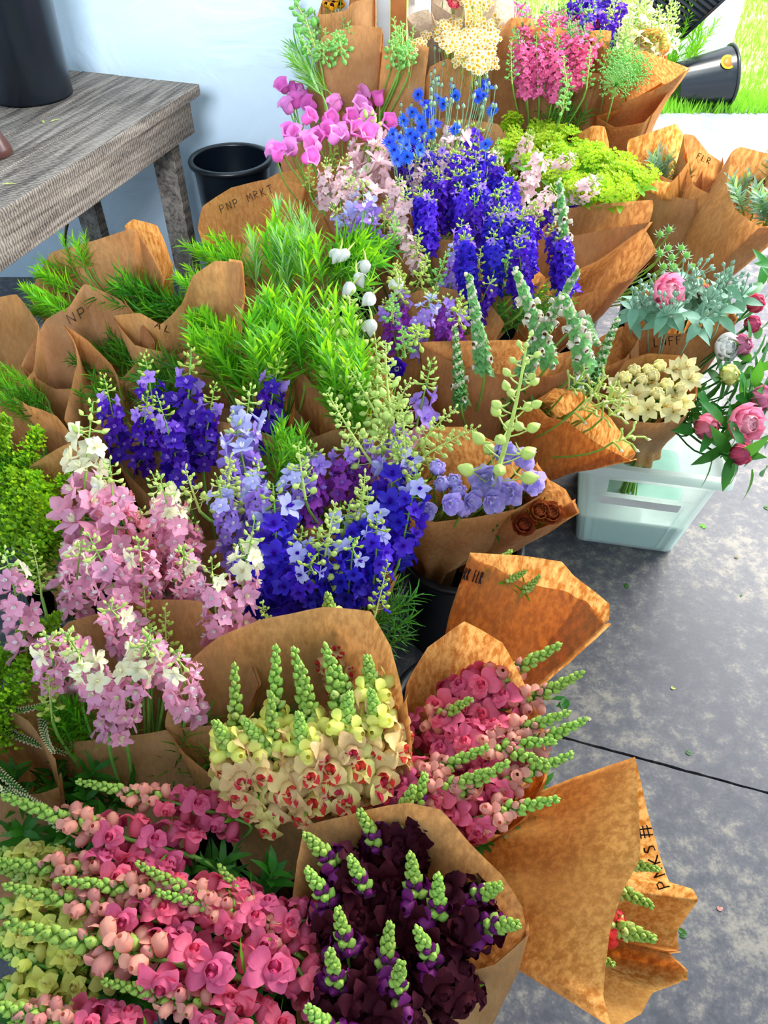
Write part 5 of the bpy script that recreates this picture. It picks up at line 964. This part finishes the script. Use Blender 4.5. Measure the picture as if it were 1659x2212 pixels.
greens('flr', 10, [(50,600),(100,565),(85,640),(45,630)], (70,40), ['leafb', 'leafy'], .68, .62, 'sticking out left of the Flr wrap', 5, 1, .5)
greens('flrorange', 4, [(125,515),(180,510),(175,530),(130,530)], (30,60), ['leafy'], .72, .64, 'peeking over the Flr wrap', 15, 1, .5)
greens('leftedge', 9, [(65,665),(110,650),(150,665),(130,685),(75,685)], (60,20), ['leafd', 'leafy'], .62, .57, 'dark below the Flr wrap', 6, .9, .42)
greens('leafmid', 22, [(420,680),(470,660),(530,700),(540,780),(440,790),(400,740)], (60,90), ['leafb', 'leafy', 'leafb'], .69, .60, 'left in the bright middle bunch', 7, 1.1, .6)
greens('leafmid', 22, [(530,660),(600,620),(660,640),(650,730),(560,760)], (10,120), ['leafb', 'leafb', 'leafy'], .76, .64, 'right in the bright middle bunch', 8, 1.1)
greens('leafright', 22, [(650,640),(720,620),(770,690),(790,800),(720,800),(660,720)], (10,120), ['leafb', 'leafb', 'leafy'], .75, .64, 'under the lime larkspur buds', 9, 1.1)
greens('leafright', 8, [(690,830),(780,830),(800,880),(720,900)], (30,50), ['leafb', 'leafy'], .68, .62, 'low beside the lime larkspur buds', 19)
greens('purple', 18, [(740,520),(800,500),(860,550),(850,610),(780,620)], (-70,20), ['leafy', 'leafd', 'leafb'], .72, .66, 'spreading right under the drooping white buds', 10)
greens('strip', 20, [(120,745),(240,720),(290,770),(270,880),(180,900),(150,850),(170,790)], (60,50), ['leafd'], .58, .53, 'dark between the left wraps', 11, 1.0, .45)
greens('strip', 16, [(290,790),(330,760),(390,780),(370,860),(280,900),(260,860)], (80,40), ['leafd'], .63, .57, 'dark left of the violet larkspur', 12, 1.0, .5)
greens('leftlow', 18, [(-20,780),(30,780),(60,830),(50,860),(20,880),(-20,860)], (60,40), ['leafd', 'leafy'], .60, .55, 'dark at the left edge', 13, 1.0, .5)
greens('leftlow', 10, [(-20,950),(60,960),(80,1020),(0,1040)], (40,60), ['leafd'], .62, .57, 'darkest at the left edge above the amaranth', 14, 1.1)
greens('larkviolet', 10, [(600,930),(650,900),(670,980),(600,1010)], (-10,70), ['leafy', 'leafb'], .68, .61, 'beside the lavender larkspur', 16)
greens('larkpink', 9, [(90,1480),(150,1470),(160,1520),(110,1560)], (30,50), ['leafb', 'leafy'], .60, .555, 'hanging over the front brown wrap', 17, .9)
greens('rightback', 12, [(1440,190),(1540,180),(1530,230),(1440,230)], (0,50), ['leafb'], .0, .0, 'x', 20) if False else None
# green amaranth strings
def millet(name, seed):
    g = MB(); r_ = random.Random(seed); f = spine(.15, .35)
    g.tube([f(i/6)[0] for i in range(7)], .0025, 'millet', 5)
    for i in range(420):
        t = r_.random(); p, d = f(t); rr = .024*(1.1-.75*t); q = p+Vector((r_.gauss(0, rr*.6), r_.gauss(0, rr*.6), r_.uniform(-.004, .004)))
        for j in range(3): g.petal(Matrix.Translation(q) @ rz(j*2.1+i) @ rx(r_.uniform(.2, 1.2)), .0062, .0058, 'millet' if i % 3 else 'filler', nv=3, tip=.2)
    t = Tpl(.15); t.head = g.mesh(name); return t
T['millet'] = [millet('millet%d' % i, i) for i in range(3)]
stems(['millet'], [(110,920,0,1060),(60,940,-20,1010),(120,990,60,1110),(90,1000,30,1180),(140,1010,90,1200),(10,1010,0,1110),(60,1060,20,1150),(130,1080,80,1210),(30,960,-10,1090),(100,1120,70,1210)], .66, .60, 'millet', 'amaranth', 'drooping green amaranth string', 'at the left edge above the pink larkspur', 'foliage', thick=1.3)
stems(['millet'], [(100,1370,0,1420),(60,1380,-20,1460),(30,1420,0,1530),(50,1450,10,1530),(-10,1380,-20,1500)], .64, .60, 'lowdark', 'amaranth', 'green amaranth string', 'at the left edge beside the front wrap', 'foliage', thick=1.4)
# veronica
def veron(name, s):
    g = MB(); f = spine(.16, .35); g.tube([f(i/8)[0] for i in range(9)], [.006-.005*i/8 for i in range(9)], 'leaf_dark', 7)
    for i in range(230):
        t = (i/229)**.9; p, d = f(t); Tm = around(p, d, i*2.4, .5, .006*(1-.75*t), 1-.5*t); g.bud(Tm, .0018, .005, 'veronica', 4, (.6, 1, .8, .3))
    t = Tpl(.16); t.head = g.mesh(name); return t
T['veron'] = [veron('veron%d' % i, i) for i in range(2)]
stems(['veron'], [(80,1590,-20,1545),(72,1620,40,1600),(45,1660,75,1580),(60,1690,0,1660),(65,1730,0,1700),(30,1560,-30,1600),(-10,1640,40,1690),(20,1710,-30,1740)], .60, .585, 'lowdark', 'veronica', 'white-dotted dark veronica spike', 'in the shaded wrap at lower left', thick=1.3)
# low dark foliage inside the wraps
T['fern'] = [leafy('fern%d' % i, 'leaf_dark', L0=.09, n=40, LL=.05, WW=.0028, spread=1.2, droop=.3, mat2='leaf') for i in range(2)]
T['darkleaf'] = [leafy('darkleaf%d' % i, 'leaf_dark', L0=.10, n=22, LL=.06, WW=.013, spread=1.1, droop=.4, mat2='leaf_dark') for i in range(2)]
def infill(key, n_, kind, z0, z1, name, lab, r_=.11, seed=1):
    o, C = WR[key]; q = random.Random(seed+len(key)); m_ = o.data; co = [o.location+m_.vertices[i].co for i in range(len(m_.vertices)-len(m_.vertices)//20, len(m_.vertices))]; cen = sum(co, Vector())/len(co)
    for i in range(n_):
        a = i*2.4; t = (z0-C.z)/(cen.z-C.z); rr = (.03+(r_-.03)*t)*((i+.5)/n_)**.5; c = C.lerp(cen, t)
        b_ = c+Vector((rr*math.cos(a), rr*math.sin(a)*.8+.01, q.uniform(-.02, .01))); place(q.choice(T[kind]), b_, b_+(b_-C).normalized()*(z1-z0), C, name, lab, 'foliage', lab, smat='stalk_dark', smin=.5)
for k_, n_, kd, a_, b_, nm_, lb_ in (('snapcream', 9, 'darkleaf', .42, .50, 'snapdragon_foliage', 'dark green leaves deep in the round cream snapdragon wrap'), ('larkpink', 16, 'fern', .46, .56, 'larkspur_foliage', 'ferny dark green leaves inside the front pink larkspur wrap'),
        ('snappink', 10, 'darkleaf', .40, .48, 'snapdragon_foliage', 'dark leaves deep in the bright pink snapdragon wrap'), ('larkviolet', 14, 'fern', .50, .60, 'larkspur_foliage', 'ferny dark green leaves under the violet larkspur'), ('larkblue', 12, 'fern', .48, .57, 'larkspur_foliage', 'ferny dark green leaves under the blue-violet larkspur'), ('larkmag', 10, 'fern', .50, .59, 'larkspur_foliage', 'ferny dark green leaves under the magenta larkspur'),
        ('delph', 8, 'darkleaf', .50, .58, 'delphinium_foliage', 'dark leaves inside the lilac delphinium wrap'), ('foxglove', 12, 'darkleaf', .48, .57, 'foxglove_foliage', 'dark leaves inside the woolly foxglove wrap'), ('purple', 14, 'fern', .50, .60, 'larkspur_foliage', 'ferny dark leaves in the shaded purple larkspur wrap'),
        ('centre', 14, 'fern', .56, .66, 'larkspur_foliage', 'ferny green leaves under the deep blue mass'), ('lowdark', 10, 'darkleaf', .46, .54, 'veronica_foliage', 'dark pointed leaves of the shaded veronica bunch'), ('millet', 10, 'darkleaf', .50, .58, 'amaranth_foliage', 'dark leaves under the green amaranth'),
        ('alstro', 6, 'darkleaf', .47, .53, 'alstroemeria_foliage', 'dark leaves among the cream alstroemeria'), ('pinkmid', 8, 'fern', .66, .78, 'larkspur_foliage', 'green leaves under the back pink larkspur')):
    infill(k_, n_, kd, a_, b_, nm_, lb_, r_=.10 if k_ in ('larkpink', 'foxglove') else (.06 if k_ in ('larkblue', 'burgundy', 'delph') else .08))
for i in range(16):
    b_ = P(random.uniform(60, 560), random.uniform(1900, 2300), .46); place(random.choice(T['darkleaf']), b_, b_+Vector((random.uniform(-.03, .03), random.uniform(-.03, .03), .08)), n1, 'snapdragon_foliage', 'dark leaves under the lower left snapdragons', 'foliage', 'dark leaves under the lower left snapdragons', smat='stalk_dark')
# floor litter
r_ = random.Random(9)
for u, v, mt, sz, d in [(1524,1137,'leaf_bright',.022,'bright green leaf scrap on the floor below the crate'),(1358,1268,'leaf_dark',.018,'dark green leaf scrap left of centre on the bare floor'),(1590,1207,'dead_leaf',.012,'tiny brown scrap on the floor near the right edge'),(1650,1095,'leaf_dark',.022,'dark leaf scrap at the right edge of the floor'),(1450,1488,'bud_green',.011,'small round green bud on the bare floor'),(1276,1552,'veronica',.014,'pale petal scrap on the floor above the joint'),(1482,1625,'leaf_dark',.013,'small dark green scrap above the floor joint'),(1552,1967,'snap_coral',.012,'tiny pink petal on the floor at lower right'),(1222,1510,'leaf_dark',.05,'long dark leaf on the floor beside the pink snapdragons'),(875,1290,'dead_leaf',.05,'dried brown leaf on the floor between the buckets'),(1572,1027,'white',.009,'tiny white petal on the floor right of the crate'),(1482,2020,'leaf_dark',.02,'thin dark twig scrap on the floor at lower right'),(1600,1285,'leaf_dark',.009,'tiny dark speck of leaf near the right edge')]:
    g = MB(); a = r_.uniform(0, 6.28); g.blade((0, 0, .002), Vector((math.cos(a), math.sin(a), .15)), sz, sz*.55, mt, .3, 4); g.blade((0, 0, .002), Vector((math.cos(a+.9), math.sin(a+.9), .25)), sz*.7, sz*.45, mt, .3, 4)
    o = link('leaf_scrap', g.mesh('leaf_scrap')); o.location = P(u, v, .0); tag(o, d, 'leaf')
# weeds outside
T['weed'] = [leafy('weed%d' % i, 'leaf_bright', L0=.4, n=34, LL=.10, WW=.012, droop=.4, bend=(.1, -.15)[i], mat2='leaf') for i in range(2)]
for i in range(30):
    q = P(r_.uniform(1400, 1500), r_.uniform(205, 245), 0); q.y = 5.2+r_.uniform(0, .35); h_ = r_.uniform(.3, .62)
    t_ = random.choice(T['weed']); place(t_, q+Vector((0, 0, .02)), q+Vector((r_.uniform(-.12, .14), r_.uniform(-.12, .05), h_)), q+Vector((0, 0, .01)), 'weed_plant', 'tall green weed at the slab edge before the tipped bucket', 'plant', 'weeds at the slab edge', foot=q+Vector((0, 0, -.04)), thick=.8)
blades('grass_verge', 2600, lambda r_: (r_.uniform(1.2, 3.2), 5.02+.3*r_.random()**2), .14, 'lawn', 'taller grass verge along the far edge of the concrete', lo=.05)
# ------------------------------------------------------------ buckets under the wraps
def under(keys, label, mat='black_plastic', r_top=None, h=.33, xy=None):
    ps = [WR[k][1] for k in keys]; c = sum(ps, Vector())/len(ps)
    rr = r_top or max(.115, max((Vector((p.x-c.x, p.y-c.y, 0))).length for p in ps)+.07)
    bucket((c.x, c.y, 0), rr, h, mat, label, r_bot=rr*.8, group='black flower buckets' if mat == 'black_plastic' else None)
B_ = 'black plastic flower bucket on the floor under '
for keys, lab, r_, h_ in ((['snapcream'], 'the round cream snapdragon wrap', .112, .36), (['snappink', 'snapred'], 'the bright pink snapdragon wrap', .122, .36), (['burgundy'], 'the burgundy snapdragon wrap', .12, .36), (['larkpink'], 'the front pink larkspur wrap', .11, .36),
        (['rkflr'], 'the RK FLR wrap', .11, .36), (['delph', 'carnation'], 'the lilac delphinium wrap', .135, .335), (['foxglove', 'tuberose'], 'the woolly foxglove wrap', .125, .38), (['tan', 'tanfront'], 'the tall brown wraps right of centre', .15, .38),
        (['larkviolet'], 'the violet larkspur', .11, .36), (['larkblue'], 'the blue-violet larkspur', .11, .36), (['larkmag'], 'the magenta larkspur', .11, .36), (['leafmid', 'leafright'], 'the bright leafy stems', .135, .38), (['purple'], 'the shaded purple larkspur', .11, .38), (['centre', 'centreback'], 'the deep blue mass', .15, .4),
        (['fluffy'], 'the grey-green leaves', .12, .38), (['pnp', 'pnpback'], 'the PNP MRKT wrap by the table', .14, .38), (['flr', 'flrorange'], 'the Flr wrap', .14, .38), (['np', 'strip'], 'the NP wrap', .11, .36), (['curly'], 'the wavy tan wrap', .10, .38), (['leftedge'], 'the wrap at the left edge', .11, .36), (['leftlow'], 'the hooked wrap at far left', .11, .36), (['millet'], 'the green amaranth', .10, .36),
        (['bellleft', 'bellfront'], 'the pink bellflowers', .12, .40), (['corn'], 'the cornflowers', .12, .40), (['cornback'], 'the round-topped wrap', .11, .44), (['column', 'column2', 'topleft', 'sunlitleft'], 'the tall striped wrap', .16, .46), (['whitewrap', 'whitewrap2', 'cham'], 'the chamomile', .16, .46), (['pinkleft', 'pinkmid', 'pinkright'], 'the back pink larkspur', .14, .44),
        (['golden'], 'the golden sunlit wrap', .12, .44), (['filler'], 'the yellow-green filler', .14, .40), (['silver', 'silverlow', 'fan', 'rightback'], 'the fan-like right-hand wraps', .15, .42)):
    c = sum((WR[k][1] for k in keys), Vector())/len(keys)
    bucket((c.x, c.y, 0), r_, h_-.02, label=B_+lab, r_bot=r_*.8)
bucket((WR['dome'][1].x+.02, WR['dome'][1].y, 0), .13, .42, 'galvanised', label='grey metal flower bucket under the pointed umbel wrap', rim='galvanised', r_bot=.11)

# ------------------------------------------------------------ look-alikes get their place in the bunch
by = {}
for o in COL.objects:
    if o.parent is None and 'label' in o and o.name in HEADPX: by.setdefault(o['label'], []).append(o)
for lab, os_ in by.items():
    n = len(os_)
    if n < 2: continue
    nr = max(1, round((n/2.2)**.5)); os_.sort(key=lambda o: HEADPX[o.name][1]); per = math.ceil(n/nr); rows = [os_[i:i+per] for i in range(0, n, per)]
    for ri, row in enumerate(rows):
        row.sort(key=lambda o: HEADPX[o.name][0])
        for ci, o in enumerate(row):
            w = lab.split(' '); side = (ORD[ci]+'-from-left') if ci < 20 else 'far-right'
            o['label'] = ' '.join(w[:12])+', '+side+(' in '+('backmost' if ri == 0 else ORD[ri])+' row' if len(rows) > 1 else '')
            if not o.get('kind'): o['kind'] = 'thing'
for o in COL.objects:
    if o.parent is None and 'label' in o and not o.get('kind'): o['kind'] = 'thing'
bucket((n1.x-.05, n1.y-.02, 0), .11, .34, label=B_+'the lower left pink snapdragons', r_bot=.09)
